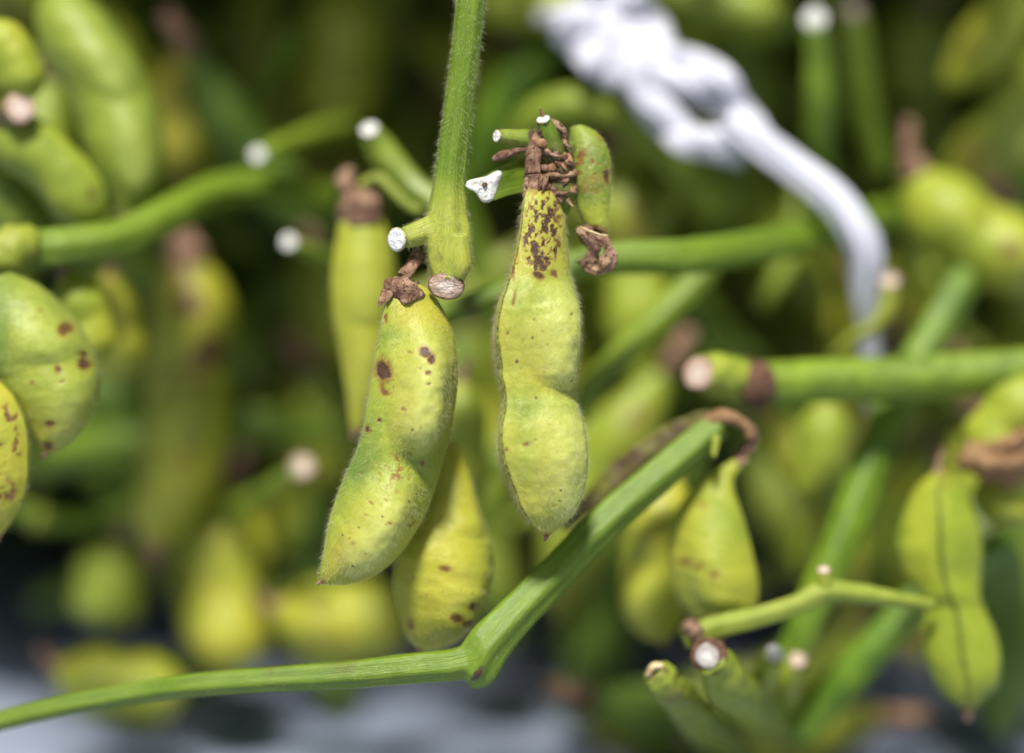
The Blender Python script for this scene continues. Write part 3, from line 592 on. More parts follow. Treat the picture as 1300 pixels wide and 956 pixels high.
# ------------------------------------------------------------------ other things in front of the heap (traced one by one)
def apod(label, p0, p1, bend, hw, n, d0, d1=None, **kw):
    d1 = d0 if d1 is None else d1; sk = kw.pop('skew', 0.); wa = kw.pop('waist', .08); nk = kw.pop('neck', .13); sh = kw.pop('h', .12)
    l, r = auto_out(p0, p1, bend, hw, n, waist=wa, skew=sk, neck=nk)
    if l[20, 0] > r[20, 0]: l, r = r, l
    kw.setdefault('seeds', default_seeds(n, sh)); return pod(label, l, r, d0, d1, **kw)

# right side
l_ = [(938, 580), (915, 592), (892, 610), (870, 632), (855, 658), (849, 690), (851, 725), (861, 760), (882, 788)]; r_ = [(949, 588), (936, 600), (931, 613), (934, 630), (940, 647), (949, 678), (957, 712), (962, 745), (955, 778), (925, 800)]
pod('yellow green pod hanging from a curled brown stalk at the top of the diagonal stem', l_, r_, 1.75, 1.9, roll=-14, thick=.5, seeds=[(.66, .1, .30, .8, .22)], tint=.56, tintv=.35, speck=1.4, pale=.25, res=(110, 80),
    spots=[(880, 715, 12, 8, 10, .6, 1), (902, 728, 12, 8, 0, .5, 1), (868, 712, 6, 5, 0, .6), (890, 640, 8, 5, 0, .35)], fuzz_n=2500, pedicel=[(946, 574, 1.72, 7), (955, 563, 1.65, 8), (954, 548, 1.6, 8), (940, 535, 1.55, 7), (925, 530, 1.5, 7)], cal_r=.6)
apod('shaded yellow pod half hidden behind the pod on the curled brown stalk', (862, 600), (842, 815), 22, 44, 2, 3.3, 3.4, roll=-25, tint=.80, speck=.5)
stem('thick horizontal green stem on the right with a brown ring and a cut knob', [(948, 486, 2.5, 24), (975, 486, 2.6, 27), (1040, 484, 2.8, 28), (1120, 482, 3.0, 28.5), (1220, 476, 3.2, 28), (1320, 468, 3.4, 28)], tint=.15, amp=.04, seed=5)
J = [o for o in bpy.data.objects if o.get('label', '').startswith('thick horizontal green')][0]
tube('ring', [(970, 486, 2.5, 28), (955, 488, 2.4, 31), (940, 490, 2.4, 26)], M['rim'], J, 14, 24, rough=.22, seed=2)
tube('knob', [(950, 485, 2.45, 26), (925, 480, 2.3, 29), (905, 476, 2.1, 28), (890, 474, 1.95, 24)], M['stem'], J, 20, 24, tint=.7, stain=.25, rough=.14)
disc('cut_end', 887, 475, 1.88, 22, (-.5, .0, .85), M['cutpink'], J, seed=4)
stem('long green stem running down the right behind the horizontal stem, lit on its side', [(1240, 330, 5.2, 20), (1195, 405, 4.6, 22), (1140, 505, 4.0, 23), (1105, 590, 3.7, 24), (1075, 670, 3.4, 24), (1045, 740, 3.2, 22), (1005, 830, 3.2, 20), (970, 900, 3.4, 18)], tint=.05, seed=8)
Ls, _ = stem('thin olive stalk with a small stub, crossing under the hanging pod at lower right', [(868, 812, 1.3, 13), (905, 797, 1.35, 14), (960, 784, 1.4, 13), (1010, 768, 1.45, 12.5), (1045, 752, 1.5, 15), (1090, 754, 1.6, 13), (1135, 760, 1.7, 10), (1185, 768, 1.9, 8)], tint=.6, stain=.18, rough=.1, seed=9)
tube('stub', [(1046, 756, 1.5, 12), (1047, 740, 1.45, 11), (1046, 726, 1.4, 9)], M['stem'], Ls, 16, 16, tint=.7, stain=.3, rough=.1)
disc('cut_end', 1046, 723, 1.38, 8.5, (-.1, .8, .6), M['cutpink'], Ls, seed=3)
tube('scar', [(866, 800, 1.2, 6), (876, 797, 1.18, 12), (886, 806, 1.2, 10), (884, 820, 1.2, 6)], M['calyx'], Ls, 20, 14, rough=.35, seed=5)
Ms, _ = stem('short green stub at the bottom edge with a round white cut in a brown ring', [(1010, 925, 5.0, 27), (965, 905, 3.4, 28), (935, 880, 2.0, 28), (922, 872, 1.3, 27), (912, 848, 1.0, 25), (902, 836, .78, 21)], tint=.55, rough=.08, seed=2)
disc('cut_rim', 899, 834, .76, 23.5, (-.25, .12, .95), M['rim'], Ms, seed=6)
disc('cut_end', 898, 833, .70, 17, (-.25, .12, .95), M['cutgrey'], Ms, seed=7)
Ms, _ = stem('small dark scarred stub beside the white cut stub at the bottom edge', [(935, 945, 4.8, 24), (895, 920, 3.0, 25), (862, 885, 1.6, 24), (848, 875, 1.05, 22), (836, 858, .9, 20), (830, 852, .85, 16)], tint=.5, stain=.45, rough=.2, seed=4)
disc('cut_end', 834, 852, .8, 14, (-.2, .6, .8), M['rim'], Ms, seed=9)
tube('bract', [(822, 858, .8, 4), (830, 846, .75, 5), (842, 846, .75, 4)], M['straw'], Ms, 12, 10, rough=.35)
for i, (x, y, d, lab, mt) in enumerate([(983, 829, 2.0, 'pale blurred cut stub right of the round white cut', 'cut'), (1013, 838, 2.6, 'dull pinkish cut stub, lowest beside the long green stem', 'cutpink')]):
    s_, _ = stem(lab, [(x + 10, y + 90, d + 3.4, 18), (x - 10, y + 55, d + 1.6, 19), (x - 14, y + 34, d + .5, 18), (x - 2, y + 6, d + .1, 14)], name='cut_stub', tint=.5, rough=.1, seed=i, n=30, m=18)
    disc('cut_end', x, y, d, 11, (.1, .35, .9), M[mt], s_, seed=i)
# two-lobed pod seen on its seam
l_ = [(1186, 598), (1163, 620), (1146, 655), (1139, 690), (1146, 725), (1162, 750), (1174, 768), (1172, 786), (1171, 815), (1180, 850), (1196, 880), (1222, 900)]
r_ = [(1196, 598), (1220, 620), (1238, 655), (1246, 690), (1246, 722), (1245, 748), (1247, 766), (1255, 784), (1265, 808), (1270, 840), (1264, 872), (1236, 900)]
pod('two-lobed green pod seen edge on with a dark seam down the middle at lower right', l_, r_, 2.5, 2.3, roll=84, thick=.98, seeds=[(.30, 0, .27, .9, .28), (.76, 0, .27, .9, .28)], tint=.40, tintv=.15, speck=.3, pale=.1, res=(120, 90), seamw=.10, seamc=.95, lip=.10, fuzz_n=2500, cal_r=.7,
    spots=[(1195, 612, 10, 14, 0, .4)], tint_fn=lambda p, t, u: .22 * sst(.3, -.5, u) * 0 + .15 * np.exp(-((p[:, 0] - 1165) / 25) ** 2))
apod('green pod at the right edge above the dry brown calyx', (1310, 470), (1235, 590), -10, 46, 2, 3.2, 3.4, roll=10, tint=.42)
apod('short pod tip at the right edge below the dry brown calyx', (1330, 580), (1262, 668), 10, 44, 2, 3.3, 3.4, roll=15, tint=.62)
dc = thing('dry_calyx', 'dry rust brown calyx lying across the pods at the right edge', 'calyx', at(1300, 590, 2.8))
tube('husk', [(1216, 588, 2.9, 8), (1240, 584, 2.8, 20), (1270, 588, 2.75, 24), (1300, 580, 2.8, 24), (1330, 574, 2.9, 18)], M['dry'], dc, 40, 20, rough=.4, seed=3, ridges=4, amp=.15)
tube('lobe', [(1260, 575, 2.6, 9), (1290, 560, 2.55, 13), (1312, 548, 2.6, 5)], M['dry'], dc, 20, 14, rough=.3, seed=5)
apod('blurred pale pod hanging under the horizontal stem on the right', (1052, 505), (1046, 655), 4, 37, 1, 4.6, 4.8, roll=5, tint=.40)
apod('yellow green pod with a tan dried top, far right below the top corner', (1160, 212), (1335, 330), 30, 55, 2, 5.2, 5.0, roll=8, tint=.58, cal_r=1.5, spots=[(1243, 277, 10, 8, 0, .6), (1275, 318, 16, 12, 20, .7)])
stem('upright bright green stem with a white cut top near the upper right', [(1034, 27, 4.95, 13), (1038, 80, 5.2, 17), (1040, 140, 5.4, 19), (1038, 205, 6.0, 20), (1034, 280, 7.4, 20)], tint=.1, seed=12)
U_ = [o for o in bpy.data.objects if o.get('label', '').startswith('upright bright green')][0]
disc('cut_end', 1034, 24, 4.88, 15, (-.1, .3, .95), M['cut'], U_, seed=11)
s_, _ = stem('short stem with a brown cut top at the upper right edge', [(1086, 20, 6.4, 14), (1092, 70, 6.6, 15), (1100, 140, 7.0, 16), (1118, 220, 7.5, 16)], tint=.2, seed=13)
disc('cut_end', 1084, 12, 6.3, 13, (-.1, .3, .95), M['cutpink'], s_, seed=12)
stem('green stem crossing behind the sharp pods and curving up to the white string', [(520, 415, 1.9, 14), (560, 400, 1.8, 15), (600, 386, 1.8, 15), (660, 364, 1.9, 17), (720, 340, 2.0, 19), (790, 327, 2.1, 21), (870, 326, 2.4, 23), (950, 315, 3.2, 23), (1030, 298, 4.6, 23), (1090, 282, 5.8, 22), (1160, 270, 7.2, 20), (1240, 264, 9.0, 20)], tint=.12, ridges=4, amp=.05, seed=6, stain=lambda q, al: .55 * (np.abs(al - .95) < .12), n=140)
stem('blurred broad stem arching over the stunted pod', [(655, 190, 5.8, 16), (675, 152, 5.4, 19), (715, 134, 5.2, 22), (770, 136, 5.2, 24), (820, 160, 5.4, 24), (862, 210, 5.6, 24), (905, 262, 6.0, 22)], tint=.3, seed=7)
stem('blurred green stem slanting up right behind the right sharp pod', [(735, 530, 3.8, 14), (752, 490, 3.6, 16), (800, 440, 3.6, 17.5), (850, 392, 3.7, 18), (900, 340, 4.0, 17)], tint=.2, seed=14)
stem('dark green stem slanting to the upper right beside the hanging stem', [(588, 230, 7.2, 26), (625, 160, 7, 28), (665, 95, 7, 29), (715, 20, 7.4, 28), (760, -50, 8, 26)], tint=.0, seed=15)
stem('dark green stem at the bottom right under the thin olive stalk', [(1010, 930, 4.2, 24), (1075, 860, 4.0, 24), (1130, 800, 4.0, 23), (1190, 740, 4.2, 21), (1270, 690, 4.8, 20)], tint=.0, seed=16)
s_, _ = stem('thin reddish twig touching the lower end of the string', [(1060, 452, 4.2, 7), (1085, 428, 4.0, 7.5), (1112, 412, 3.9, 9), (1128, 385, 3.9, 11), (1130, 362, 3.9, 10)], tint=.6, stain=.4, rough=.2, seed=17, name='twig')
disc('cut_end', 1129, 356, 3.85, 12, (-.2, .4, .9), M['cutpink'], s_, seed=13)

# left side
l_ = [(-30, 365), (-40, 410), (-25, 455), (2, 490), (28, 525), (44, 555), (54, 574)]; r_ = [(12, 345), (48, 362), (85, 395), (112, 435), (124.5, 478), (121, 515), (104, 548), (80, 568), (60, 578)]
pod('big green pod with black flecks on its right side, cut by the left edge', l_, r_, 1.15, .95, roll=20, thick=.75, seeds=[(.30, .1, .28, .85, .16), (.72, .15, .28, .85, .18)], tint=.40, tintv=.22, speck=.4, pale=.7, res=(150, 110), fuzz_n=5000, calyx=False,
    spots=[(87, 418, 8, 10, 15, .75), (108, 455, 7, 11, 5, 1.0, 1), (110, 462, 6, 8, 0, .95), (80, 470, 3.5, 7, 0, .8), (84, 484, 6, 7, 30, .8, 1), (47, 487, 3, 3, 0, .6), (68, 538, 6, 5, 0, .95), (58, 395, 4, 2.5, 0, .5), (62, 566, 8, 6, 0, .7)],
    tint_fn=lambda p, t, u: .35 * sst(470, 560, p[:, 1]) - .35 * sst(40, 0, p[:, 0]))
l_ = [(-42, 470), (-50, 530), (-50, 590), (-38, 640), (-12, 682)]; r_ = [(-8, 476), (20, 505), (37, 550), (38, 600), (28, 642), (2, 680)]
pod('yellow pod densely speckled with brown at the left edge below the big green pod', l_, r_, .75, .8, roll=-25, thick=.8, seeds=[(.3, 0, .3, .85, .18), (.72, 0, .3, .85, .2)], tint=.85, tintv=.2, speck=1.6, pale=.4, res=(120, 90), fuzz_n=3500, calyx=False,
    spots=[(15, 525, 14, 14, 0, .7, 1), (10, 620, 18, 22, 0, .6, 1), (28, 560, 8, 24, 0, .6, 1), (5, 575, 14, 20, 0, .5, 1)])
R_, _ = stem('long green stem curving right from the left edge across the blurred pods', [(-40, 345, 1.9, 23), (15, 322, 1.95, 24), (80, 314, 2.1, 24), (150, 302, 2.5, 23), (215, 272, 3.2, 23), (275, 243, 4.4, 22), (335, 236, 5.2, 21), (420, 250, 6.6, 20)], tint=.2, seed=20, n=120)
tube('node', [(-30, 345, 1.8, 26), (0, 326, 1.7, 31), (22, 312, 1.75, 28), (40, 310, 1.95, 22)], M['stem'], R_, 24, 24, tint=.8, stain=.4, rough=.2, seed=7)
l_ = [(62, -20), (46, 20), (58, 70), (85, 115), (98, 150), (108, 190), (130, 235), (150, 272)]; r_ = [(90, -22), (138, 20), (172, 70), (190, 110), (203, 150), (208, 195), (200, 240), (168, 276)]
pod('large smooth two-seeded green pod hanging at the upper left', l_, r_, 3.6, 3.2, roll=12, thick=.8, seeds=[(.32, .1, .3, .85, .2), (.72, .1, .27, .85, .22)], tint=.22, tintv=.15, speck=.1, pale=.45, res=(110, 80))
apod('olive pod at the left edge above the curving green stem', (-40, 160), (118, 296), -30, 40, 2, 2.6, 2.8, roll=-18, h=.06, waist=.03, tint=.34, seamc=1.0, seamw=.09, speck=.2, spots=[(118, 248, 8, 12, 0, .5)])
apod('dark green pod in the left corner under the olive pod', (-55, 190), (45, 305), -12, 40, 2, 3.4, 3.4, roll=10, h=.06, waist=.03, tint=.18)
apod('small yellow green pod ending at the tan cut, at the upper left edge', (-24, 30), (30, 128), -16, 30, 1, 2.2, 2.2, roll=15, tint=.55, tip=False)
s_, _ = stem('tan scarred cut knob at the left edge between two pods', [(-8, 160, 2.6, 18), (8, 148, 2.4, 20), (22, 138, 2.15, 19)], name='cut_stub', tint=.7, stain=.6, rough=.25, seed=4, n=24, m=20)
disc('cut_end', 26, 137, 2.05, 20, (.25, .1, .95), M['cutpink'], s_, seed=15)
apod('yellow green pod tucked behind the big green pod at the left', (80, 346), (114, 466), -10, 36, 2, 2.6, 2.8, roll=-10, tint=.58)
apod('yellowish pod hanging between the big green pod and the brown-topped pod', (142, 346), (158, 480), 8, 40, 2, 4.4, 4.6, roll=12, tint=.70)
l_ = [(222, 318), (200, 370), (194, 420), (190, 470), (186, 520), (178, 580), (172, 640), (182, 690)]; r_ = [(250, 318), (285, 360), (298, 410), (290, 450), (292, 500), (288, 560), (270, 625), (212, 694)]
pod('tall blurred yellow pod with a brown stained upper half on the left', l_, r_, 6.2, 6.4, roll=14, thick=.8, seeds=[(.25, 0, .2, .85, .2), (.52, 0, .17, .85, .2), (.8, 0, .17, .85, .2)], tint=.74, tintv=.2, speck=.4, pale=.15, res=(90, 64),
    spots=[(245, 385, 24, 22, 0, .8), (268, 450, 22, 26, 20, .9), (240, 490, 40, 44, 0, .7, 1), (230, 345, 34, 26, 0, .6), (230, 560, 40, 50, 0, .5, 1)])
apod('pale yellow blurred pod at the lower left, below the brown-stained pod', (285, 610), (292, 858), 4, 58, 2, 7.6, 7.0, roll=-10, tint=.78, waist=.08)
apod('round bright green blurred pod at the lower left', (150, 690), (132, 800), 2, 46, 1, 7.5, 7.5, roll=0, tint=.30)
apod('yellow green blurred pod low in the left corner', (70, 845), (235, 868), 16, 46, 2, 6.4, 6.4, roll=0, tint=.62)
apod('yellow blurred pod lying level left of the specked yellow pod', (345, 770), (520, 782), 14, 52, 2, 6.6, 6.4, roll=0, tint=.76)
l_ = [(436, 258), (428, 300), (421, 350), (423, 400), (432, 450), (440, 500), (446, 545)]; r_ = [(474, 258), (495, 300), (502, 350), (500, 400), (494, 450), (478, 505), (458, 548)]
pod('soft yellow pod with a brown dried top directly behind the sharp left pod', l_, r_, 2.7, 2.7, roll=10, thick=.7, seeds=[(.35, 0, .25, .85, .16), (.72, 0, .25, .85, .16)], tint=.70, tintv=.15, speck=.2, pale=.35, res=(100, 70),
    pedicel=[(446, 240, 2.7, 14), (436, 228, 2.7, 12), (448, 216, 2.8, 7)], fuzz_n=1500)
apod('dim green pod showing between the two sharp pods', (588, 478), (596, 640), 6, 34, 2, 3.4, 3.6, roll=12, tint=.50)
s_, _ = stem('blurred green stub with a pale cut, upper left of the hanging stem', [(560, 262, 2.6, 16), (525, 238, 2.8, 19), (496, 206, 2.9, 20), (478, 180, 2.9, 18), (472, 170, 2.8, 15)], tint=.25, seed=22, name='cut_stub')
disc('cut_end', 469, 164, 2.75, 12, (-.3, .6, .7), M['cut'], s_, seed=16)
tube('twig', [(455, 236, 2.6, 6), (480, 226, 2.6, 7), (500, 244, 2.5, 7), (520, 262, 2.45, 7), (536, 268, 2.4, 6)], M['stem'], s_, 30, 12, tint=.6, stain=.4, rough=.2)
for i, (x, y, d, lab, q) in enumerate([(327, 196, 4.2, 'small white cut end beside the large dark gap, left of the hanging stem', (70, -42)), (367, 307, 3.8, 'bright white cut end left of the soft yellow pod top', (80, 60)), (383, 592, 4.4, 'cream round cut end left of the sharp left pod', (-60, 70))]):
    s_, _ = stem(lab, [(x + q[0] * 1.6, y + q[1] * .9, d + 2.6, 15), (x + q[0], y + q[1] * .6, d + 1.6, 14), (x + q[0] * .4, y + q[1] * .25, d + .6, 12), (x + 2, y + 2, d + .05, (9, 9, 14)[i])], name='cut_stub', tint=.2, seed=40 + i, n=40, m=20)
    disc('cut_end', x, y, d, (10, 10, 16)[i], (-.1, .2, .95), M['cutpink' if i == 2 else 'cut'], s_, seed=20 + i)
apod('blurred yellow pod high in the picture, left of the hanging stem', (452, -25), (430, 165), 10, 54, 2, 8.0, 8.0, roll=8, tint=.72)
apod('brownish yellow shaded pod right of the large green pod at the upper left', (225, 60), (240, 225), 6, 50, 2, 7.6, 7.6, roll=0, tint=.85, spots=[(235, 120, 40, 60, 0, .3)])
apod('blurred yellow green pod lying along the top edge beside the hanging stem', (590, -8), (745, 6), 8, 34, 2, 6.5, 6.5, roll=0, tint=.60)
apod('pale green pod lying along the top edge right of the string', (815, -20), (1000, 10), 14, 40, 2, 6.0, 6.0, roll=0, tint=.30)
apod('pale blurred green pod in the upper right corner', (1170, 10), (1160, 130), 6, 48, 1, 8.5, 8.5, roll=0, tint=.35)
stem('blurred green stem crossing level behind the tall yellow pod at the left', [(60, 580, 8, 24), (130, 566, 7.6, 26), (230, 552, 7.6, 26), (330, 540, 7.8, 25), (420, 545, 8.2, 22)], tint=.1, seed=25)

# ------------------------------------------------------------------ the white string
S_ = thing('tie_string', 'crumpled white plastic string knotted in loops, trailing down at the upper right', 'string', at(950, 165, 4.2))
def film(name, path, n, seed, flat=.6, pleat=.3):
    V, F, an, al, ax = tube_arrays(path, n, 40, twist=.5, oval=flat)
    C = ax[0]; base = np.repeat(C, 40, 0); q = V[:-2] - base
    f = 1 + pleat * (np.sin(an[:-2] * 5 + 2.5 * np.sin(al[:-2] * 1.1 + seed)) + .8 * np.sin(an[:-2] * 9 + al[:-2] * 1.7)) * .6 + .28 * (fbm(np.c_[np.cos(an[:-2]) * 2, np.sin(an[:-2]) * 2, al[:-2] * 1.6 + seed * 5], seed) - .5)
    V[:-2] = base + q * f[:, None]; return mesh_obj(name, V, F, M['film'], S_)
film('strand', [(1110, 520, 5.0, 9), (1104, 440, 4.6, 12), (1100, 370, 4.2, 15), (1095, 308, 3.9, 19), (1062, 255, 3.9, 19), (1005, 210, 4.0, 17), (955, 170, 4.1, 19), (925, 150, 4.2, 16)], 120, 1)
rs_ = np.random.default_rng(4)
def crumple(p, q, offs, r0, d, seeds):
    p, q = np.array(p, float), np.array(q, float); ax = q - p; pr = np.array([-ax[1], ax[0]]) / np.hypot(*ax)
    for k, of in enumerate(offs):
        pts = []
        for t in np.linspace(0, 1, 6):
            c = p + ax * t + pr * (of * math.sin(math.pi * min(max(t, .06), .94)) ** .6) + rs_.normal(0, 4, 2)
            pts.append((c[0], c[1], d + rs_.normal(0, .18), r0 * rs_.uniform(.8, 1.15)))
        film('loop', pts, 90, seeds + k, flat=.42, pleat=.16)
crumple((800, 80), (955, 178), (-50, -34, -18, 30, 46), 15, 4.5, 11)
crumple((722, 18), (835, 100), (-32, -14, 4, 20, 32), 17, 4.8, 21)
crumple((760, -20), (830, 60), (-22, 10, 26), 15, 4.9, 31)
film('loose_end', [(745, 35, 5.0, 14), (715, 20, 5.2, 10), (680, 22, 5.6, 6)], 50, 6)

# ------------------------------------------------------------------ the heap behind
def heap_pod(r, c, hw, ln, ang, tilt, n=2, res=(26, 18)):
    n_, m_ = res; t = np.linspace(0, 1, n_); ps = np.linspace(0, 2 * np.pi, m_, endpoint=False)
    e = (1 - (1 - np.clip(t / .34, 0, 1)) ** 2) ** .85 * (1 - (1 - np.clip((1 - t) / .26, 0, 1)) ** 2) ** .62
    wv = 1 - .12 * (1 + np.cos(2 * np.pi * (t - .1) / .82 * n)) / 2; h = hw * np.maximum(e * wv, .06); bow = r.uniform(-.5, .5)
    roll = r.uniform(-.6, .6); X = np.cos(ps)[None] * h[:, None]; Y = np.sin(ps)[None] * h[:, None] * .8 * (1 + .15 * np.cos(2 * np.pi * ((t - .1) / .82 * n - .5)))[:, None]
    Xr = X * math.cos(roll) - Y * math.sin(roll) + (bow * 4 * t * (1 - t))[:, None]; Yr = X * math.sin(roll) + Y * math.cos(roll)
    Z = np.broadcast_to(((.5 - t) * ln)[:, None], X.shape)
    P = np.stack([Xr, Yr, Z], -1).reshape(-1, 3); P = np.vstack([P, P[:m_].mean(0), P[-m_:].mean(0)])
    Mx = np.array(Matrix.Rotation(ang, 3, 'Y') @ Matrix.Rotation(tilt, 3, 'X')); return (P @ Mx.T + c) * .01, grid_faces(n_, m_)
r = np.random.default_rng(21)
# individual blurred pods of the front of the heap
LANDMARKS = [((790, 50), 'the crumpled white string'), ((1095, 330), 'the trailing string end'), ((500, 120), 'the cut stub by the hanging stem'), ((130, 130), 'the large two-seeded green pod'),
             ((240, 480), 'the tall brown-stained pod'), ((685, 460), 'the sharp pale green pod'), ((500, 560), 'the sharp left pod'), ((760, 690), 'the diagonal green stem'), ((1140, 480), 'the thick horizontal stem'),
             ((1205, 730), 'the two-lobed pod'), ((910, 700), 'the pod on the curled stalk'), ((920, 320), 'the level green stem by the string'), ((60, 460), 'the big green pod at the left edge'), ((290, 760), 'the pale yellow pod at lower left')]
used = {}
def heap_label(kind, x, y, tone):
    (lx, ly), nm = min(LANDMARKS, key=lambda k: math.hypot(k[0][0] - x, k[0][1] - y))
    dx, dy = x - lx, y - ly
    w1 = ('above' if dy < 0 else 'below') if abs(dy) > abs(dx) else ('left of' if dx < 0 else 'right of')
    lab = f'{tone} blurred {kind} in the heap, {w1} {nm}'
    for q in ('',):
        if q + lab not in used: used[q + lab] = 1; return q + lab
    return None
KEEP = [(150, 300, 310, 700), (200, 600, 360, 870), (330, 700, 540, 850), (370, -20, 510, 180), (175, 40, 300, 240), (80, 670, 200, 810), (560, 20, 760, 240)]
for i in range(190):
    x, y, d = r.uniform(-60, 1360), r.uniform(-40, 930), r.uniform(6.0, 11)
    if any(k[0] - 30 < x < k[2] + 30 and k[1] - 60 < y < k[3] + 60 for k in KEEP): d = r.uniform(9.5, 13)
    tn = r.choice([.0, .05, .12, .25, .4, .65]); hw_, ln_ = r.uniform(.46, .62), r.uniform(3.6, 5.4); a1, a2 = r.normal(0, .6), r.normal(.1, .3)
    if y > 770: a1 = r.choice([-1, 1]) * r.uniform(1.0, 1.6)
    if 660 < y < 890 and (x < 230 or 980 < x < 1130 or 380 < x < 560) and r.random() < .8: continue
    c = at(x, y, d) * 100
    if c[2] < (4.0 if y < 770 else 2.3): continue
    lab = heap_label('pod', x, y, 'green' if tn < .3 else 'olive' if tn < .6 else 'yellowish')
    if lab is None: continue
    V, F = heap_pod(r, c, hw_, ln_, a1, a2)
    o = thing('soybean_pod', lab, 'pod', c * .01, 'blurred pods deep in the heap')
    n_ = len(V); tn += r.normal(0, .05)
    mesh_obj('shell', V, F, M['podf'], o, dict(tint=np.full(n_, tn), stain=.55 * sst(.56, .75, fbm(V * 180 + i * 3.1, i, 3)), seam=np.zeros(n_), speck=np.full(n_, .3), pale=np.full(n_, .08)))
    top = V[-2] ; axs = V[-2] - V[-1]; axs /= np.linalg.norm(axs)
    bm = bmesh.new(); bmesh.ops.create_cone(bm, cap_ends=True, segments=10, radius1=.0022, radius2=.0012, depth=.008)
    q = Vector(axs).to_track_quat('Z', 'Y').to_matrix().to_4x4(); bmesh.ops.transform(bm, matrix=Matrix.Translation(Vector(top + axs * .002)) @ q, verts=bm.verts)
    Vc = np.array([v.co[:] for v in bm.verts]); Fc = [[v.index for v in f.verts] for f in bm.faces]; bm.free()
    mesh_obj('calyx', Vc, Fc, M['calyx'], o)
for i in range(60):
    x, y, d = r.uniform(-20, 1320), r.uniform(-20, 860), r.uniform(6.5, 11)
    a = r.uniform(0, math.pi); ln = r.uniform(110, 300); wd = r.uniform(8, 17); bw = r.normal(0, 24, 2); tn = r.choice([0, .1, .3, .6])
    v = np.array([math.cos(a), math.sin(a)]) * ln / 2; e = r.normal(0, .8)
    if any(k[0] - 20 < x < k[2] + 20 and k[1] - 40 < y < k[3] + 40 for k in KEEP): d = r.uniform(9.5, 12)
    if at(x, y + abs(v[1]), d)[2] < .028: continue
    lab = heap_label('stem', x, y, ('dark', 'green', 'pale', 'yellowish')[[0, .1, .3, .6].index(tn)])
    if lab is None: continue
    o, _ = stem(lab, [(x - v[0], y - v[1], d - e, wd * 1.1), (x + bw[0], y + bw[1], d, wd), (x + v[0], y + v[1], d + e, wd * .8)], tint=tn, stain=r.choice([.05, .05, .25, .4]), n=30, m=14, amp=.05, rough=.08, seed=i, group='blurred stems deep in the heap')
    tube('node', [(x + bw[0] - v[0] * .09, y + bw[1] - v[1] * .09, d, wd * .8), (x + bw[0], y + bw[1], d, wd * 1.45), (x + bw[0] + v[0] * .09, y + bw[1] + v[1] * .09, d, wd * .8)], M['stemf'], o, 12, 14, tint=.5, stain=.35, rough=.2, seed=i)
# the mass behind, plus shade cover added above: one tangle nobody could count
VV, FF, tn_, off = [], [], [], 0
def addm(V, F, tv):
    global off
    VV.append(V); FF.extend([[i + off for i in f] for f in F]); tn_.append(np.full(len(V), tv)); off += len(V)
def ok_spot(c):   # leave the ground in view low at the sides
    return c[2] > 1.2
for i in range(110):
    x, d, z = r.uniform(-24, 24), r.uniform(13, 24), r.uniform(4.5, 22)
    c = np.array([x, d, z])
    if z < 7.5 and abs(x + 9) < 4 + .0 * d and r.random() < .8: continue
    if z < 6.5 and x > 4 and r.random() < .7: continue
    addm(*heap_pod(r, c, r.uniform(.45, .65), r.uniform(3.6, 5.4), r.normal(0, .8), r.normal(0, .5), res=(18, 12)), r.choice([.0, .05, .1, .2, .4]))
pods_V = np.vstack(VV); tl = np.concatenate(tn_); n_ = len(pods_V)
o = mesh_obj('pod_tangle', pods_V, FF, M['podf'], None, dict(tint=tl, stain=np.zeros(n_), seam=np.zeros(n_), speck=np.full(n_, .3), pale=np.full(n_, .1)))
o['kind'] = 'stuff'; o['label'] = 'tangled mass of pods in the dark depth of the heap'; o['category'] = 'pods'
VV, FF, tn_, off, AN, AL = [], [], [], 0, [], []
def straw(p, q, rad, bow):
    n_, m_ = 14, 9; t = np.linspace(0, 1, n_)[:, None]; C = p * (1 - t) + q * t + bow * 4 * t * (1 - t)
    T = np.gradient(C, axis=0); T /= np.linalg.norm(T, axis=1)[:, None]; a = np.cross(T, [.31, .9, .2]); a /= np.linalg.norm(a, axis=1)[:, None]; b = np.cross(T, a)
    th = np.linspace(0, 2 * np.pi, m_, endpoint=False)
    V = C[:, None] + (a[:, None] * np.cos(th)[None, :, None] + b[:, None] * np.sin(th)[None, :, None]) * rad
    V = np.vstack([V.reshape(-1, 3), C[:1], C[-1:]]); AN.append(np.r_[np.tile(th, n_), 0, 0]); AL.append(np.r_[np.repeat(np.arange(n_) * .6, m_), 0, 8]); return V * .01, grid_faces(n_, m_)
for i in range(260):
    x, d, z = r.uniform(-24, 24), r.uniform(12, 30), r.uniform(5, 26)
    a = r.uniform(0, np.pi); ln = r.uniform(6, 16); v = np.array([math.cos(a), r.normal(0, .25), math.sin(a)]) * ln / 2; c = np.array([x, d, z])
    if (c - abs(v))[2] < 2.5: continue
    if z < 8 and (x < -3 or x > 4) and r.random() < .75: continue
    addm(*straw(c - v, c + v, r.uniform(.18, .34), r.normal(0, .8, 3)), r.choice([0, .1, .3, .5]))
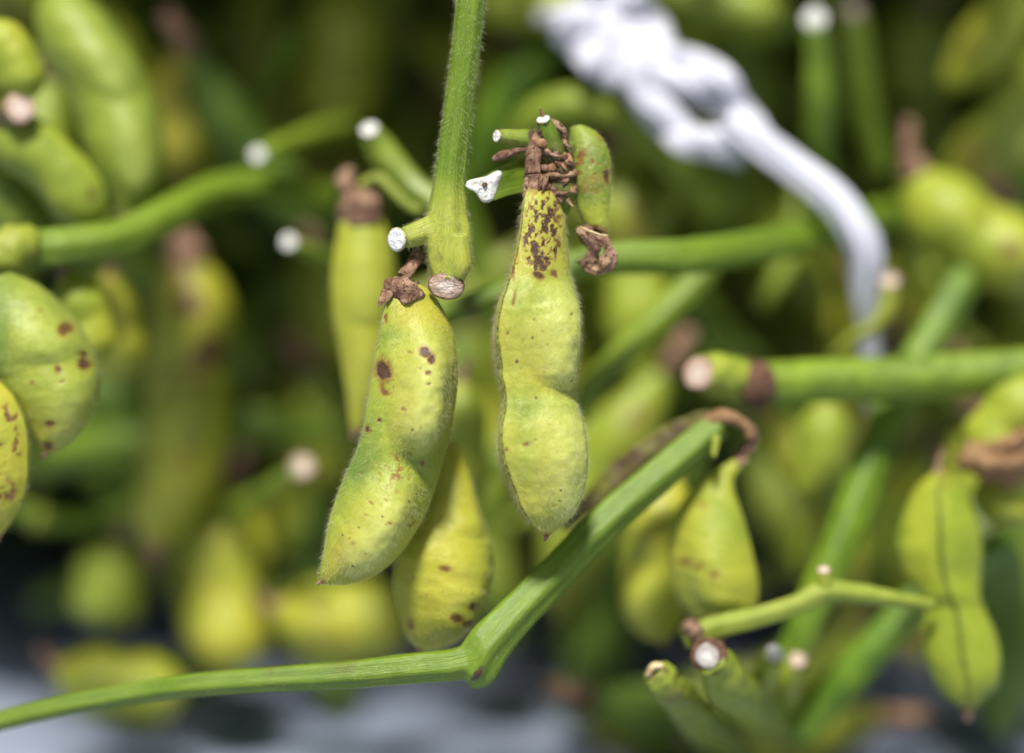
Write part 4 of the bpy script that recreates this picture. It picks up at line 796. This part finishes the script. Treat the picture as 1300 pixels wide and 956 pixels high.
# the dark leaves added for shade are built further down
# unseen stalks added above the picture to shade the heap
for i in range(170):
    x = r.uniform(-22, 22); z = r.uniform(17.2, 22); d0 = r.uniform(2.8, 10)
    p = np.array([x, d0, z - r.uniform(0, 1.5)]); q = np.array([x + r.normal(0, 5), d0 + r.uniform(6, 16), z + r.uniform(-1, 3)])
    addm(*straw(p, q, r.uniform(.2, .36), r.normal(0, .9, 3)), r.choice([0, .1, .3]))
V = np.vstack(VV); n_ = len(V)
o = mesh_obj('stalk_tangle_and_shade', V, FF, M['stemf'], None, dict(ang=np.concatenate(AN), along=np.concatenate(AL), tint=np.concatenate(tn_), stain=np.full(n_, .1)))
o['kind'] = 'stuff'; o['label'] = 'tangled mass of green stalks in the dark depth of the heap, plus unseen shade stalks added above'; o['category'] = 'stalks'

VV, FF, tn_, off = [], [], [], 0
def shade_leaf(c, ln, wd, rot):
    a = np.linspace(0, 1, 9); b = np.linspace(-1, 1, 7); A_, B_ = np.meshgrid(a, b, indexing='ij')
    wv = np.sin(np.pi * A_ ** .8) ** .8 * wd; fold = r.uniform(.1, .7); curl = r.uniform(-.6, .6)
    P = np.stack([B_ * wv, np.abs(B_) * wv * fold + curl * ln * A_ ** 2 * .5 + .15 * np.sin(A_ * 9 + B_ * 3), (A_ - .5) * ln], -1).reshape(-1, 3)
    F = [[i * 7 + j, i * 7 + j + 1, i * 7 + j + 8, i * 7 + j + 7] for i in range(8) for j in range(6)]
    return (P @ np.array(rot).T + c) * .01, F
from mathutils import Euler
for i in range(560):  # dark leaves added so the gaps in the heap read as deep shade
    x, d, z = r.uniform(-26, 26), r.uniform(16, 32), r.uniform(4, 24)
    if z < 8.5 and d < 22 and (x < -3 or x > 4): continue
    addm(*shade_leaf(np.array([x, d, z]), r.uniform(6, 9), r.uniform(1.8, 2.8), Euler((r.normal(0, .6), r.uniform(0, 6.3), r.normal(0, .5))).to_matrix()), 0)
for i in range(420):      # dark leaves added at the back to darken gaps and hide bright ground
    x, d, z = r.uniform(-30, 30), r.uniform(24, 32), r.uniform(2.5, 18)
    addm(*shade_leaf(np.array([x, d, z + 1.5]), r.uniform(6, 9), r.uniform(1.8, 2.8), Euler((r.normal(0, .5), r.uniform(0, 6.3), r.normal(0, .5))).to_matrix()), 0)
for i in range(240):  # unseen leaf cover added overhead to keep sun off the heap
    x, d, z = r.uniform(-26, 26), r.uniform(5.4, 15), r.uniform(18.2, 22)
    addm(*shade_leaf(np.array([x, d, z]), r.uniform(6, 9), r.uniform(1.8, 2.8), Euler((r.normal(1.2, .5), r.uniform(-.8, .8), r.uniform(0, 6.3))).to_matrix()), 0)
M['shade_leaf'] = mat_simple('dark_shade_leaf', (.022, .060, .008), (.045, .095, .012), 60, .55, (.07, .10, .016), .5, .001)  # very dark green stands in for the shade between the plants
o = mesh_obj('shade_leaf_mass', np.vstack(VV), FF, M['shade_leaf'], None)
o['kind'] = 'stuff'; o['label'] = 'added dark leaves standing in for shade in the heap and blocking light above it'; o['category'] = 'leaves'

for o in bpy.data.objects:
    for k in ('_o', '_ax'):
        if k in o: del o[k]
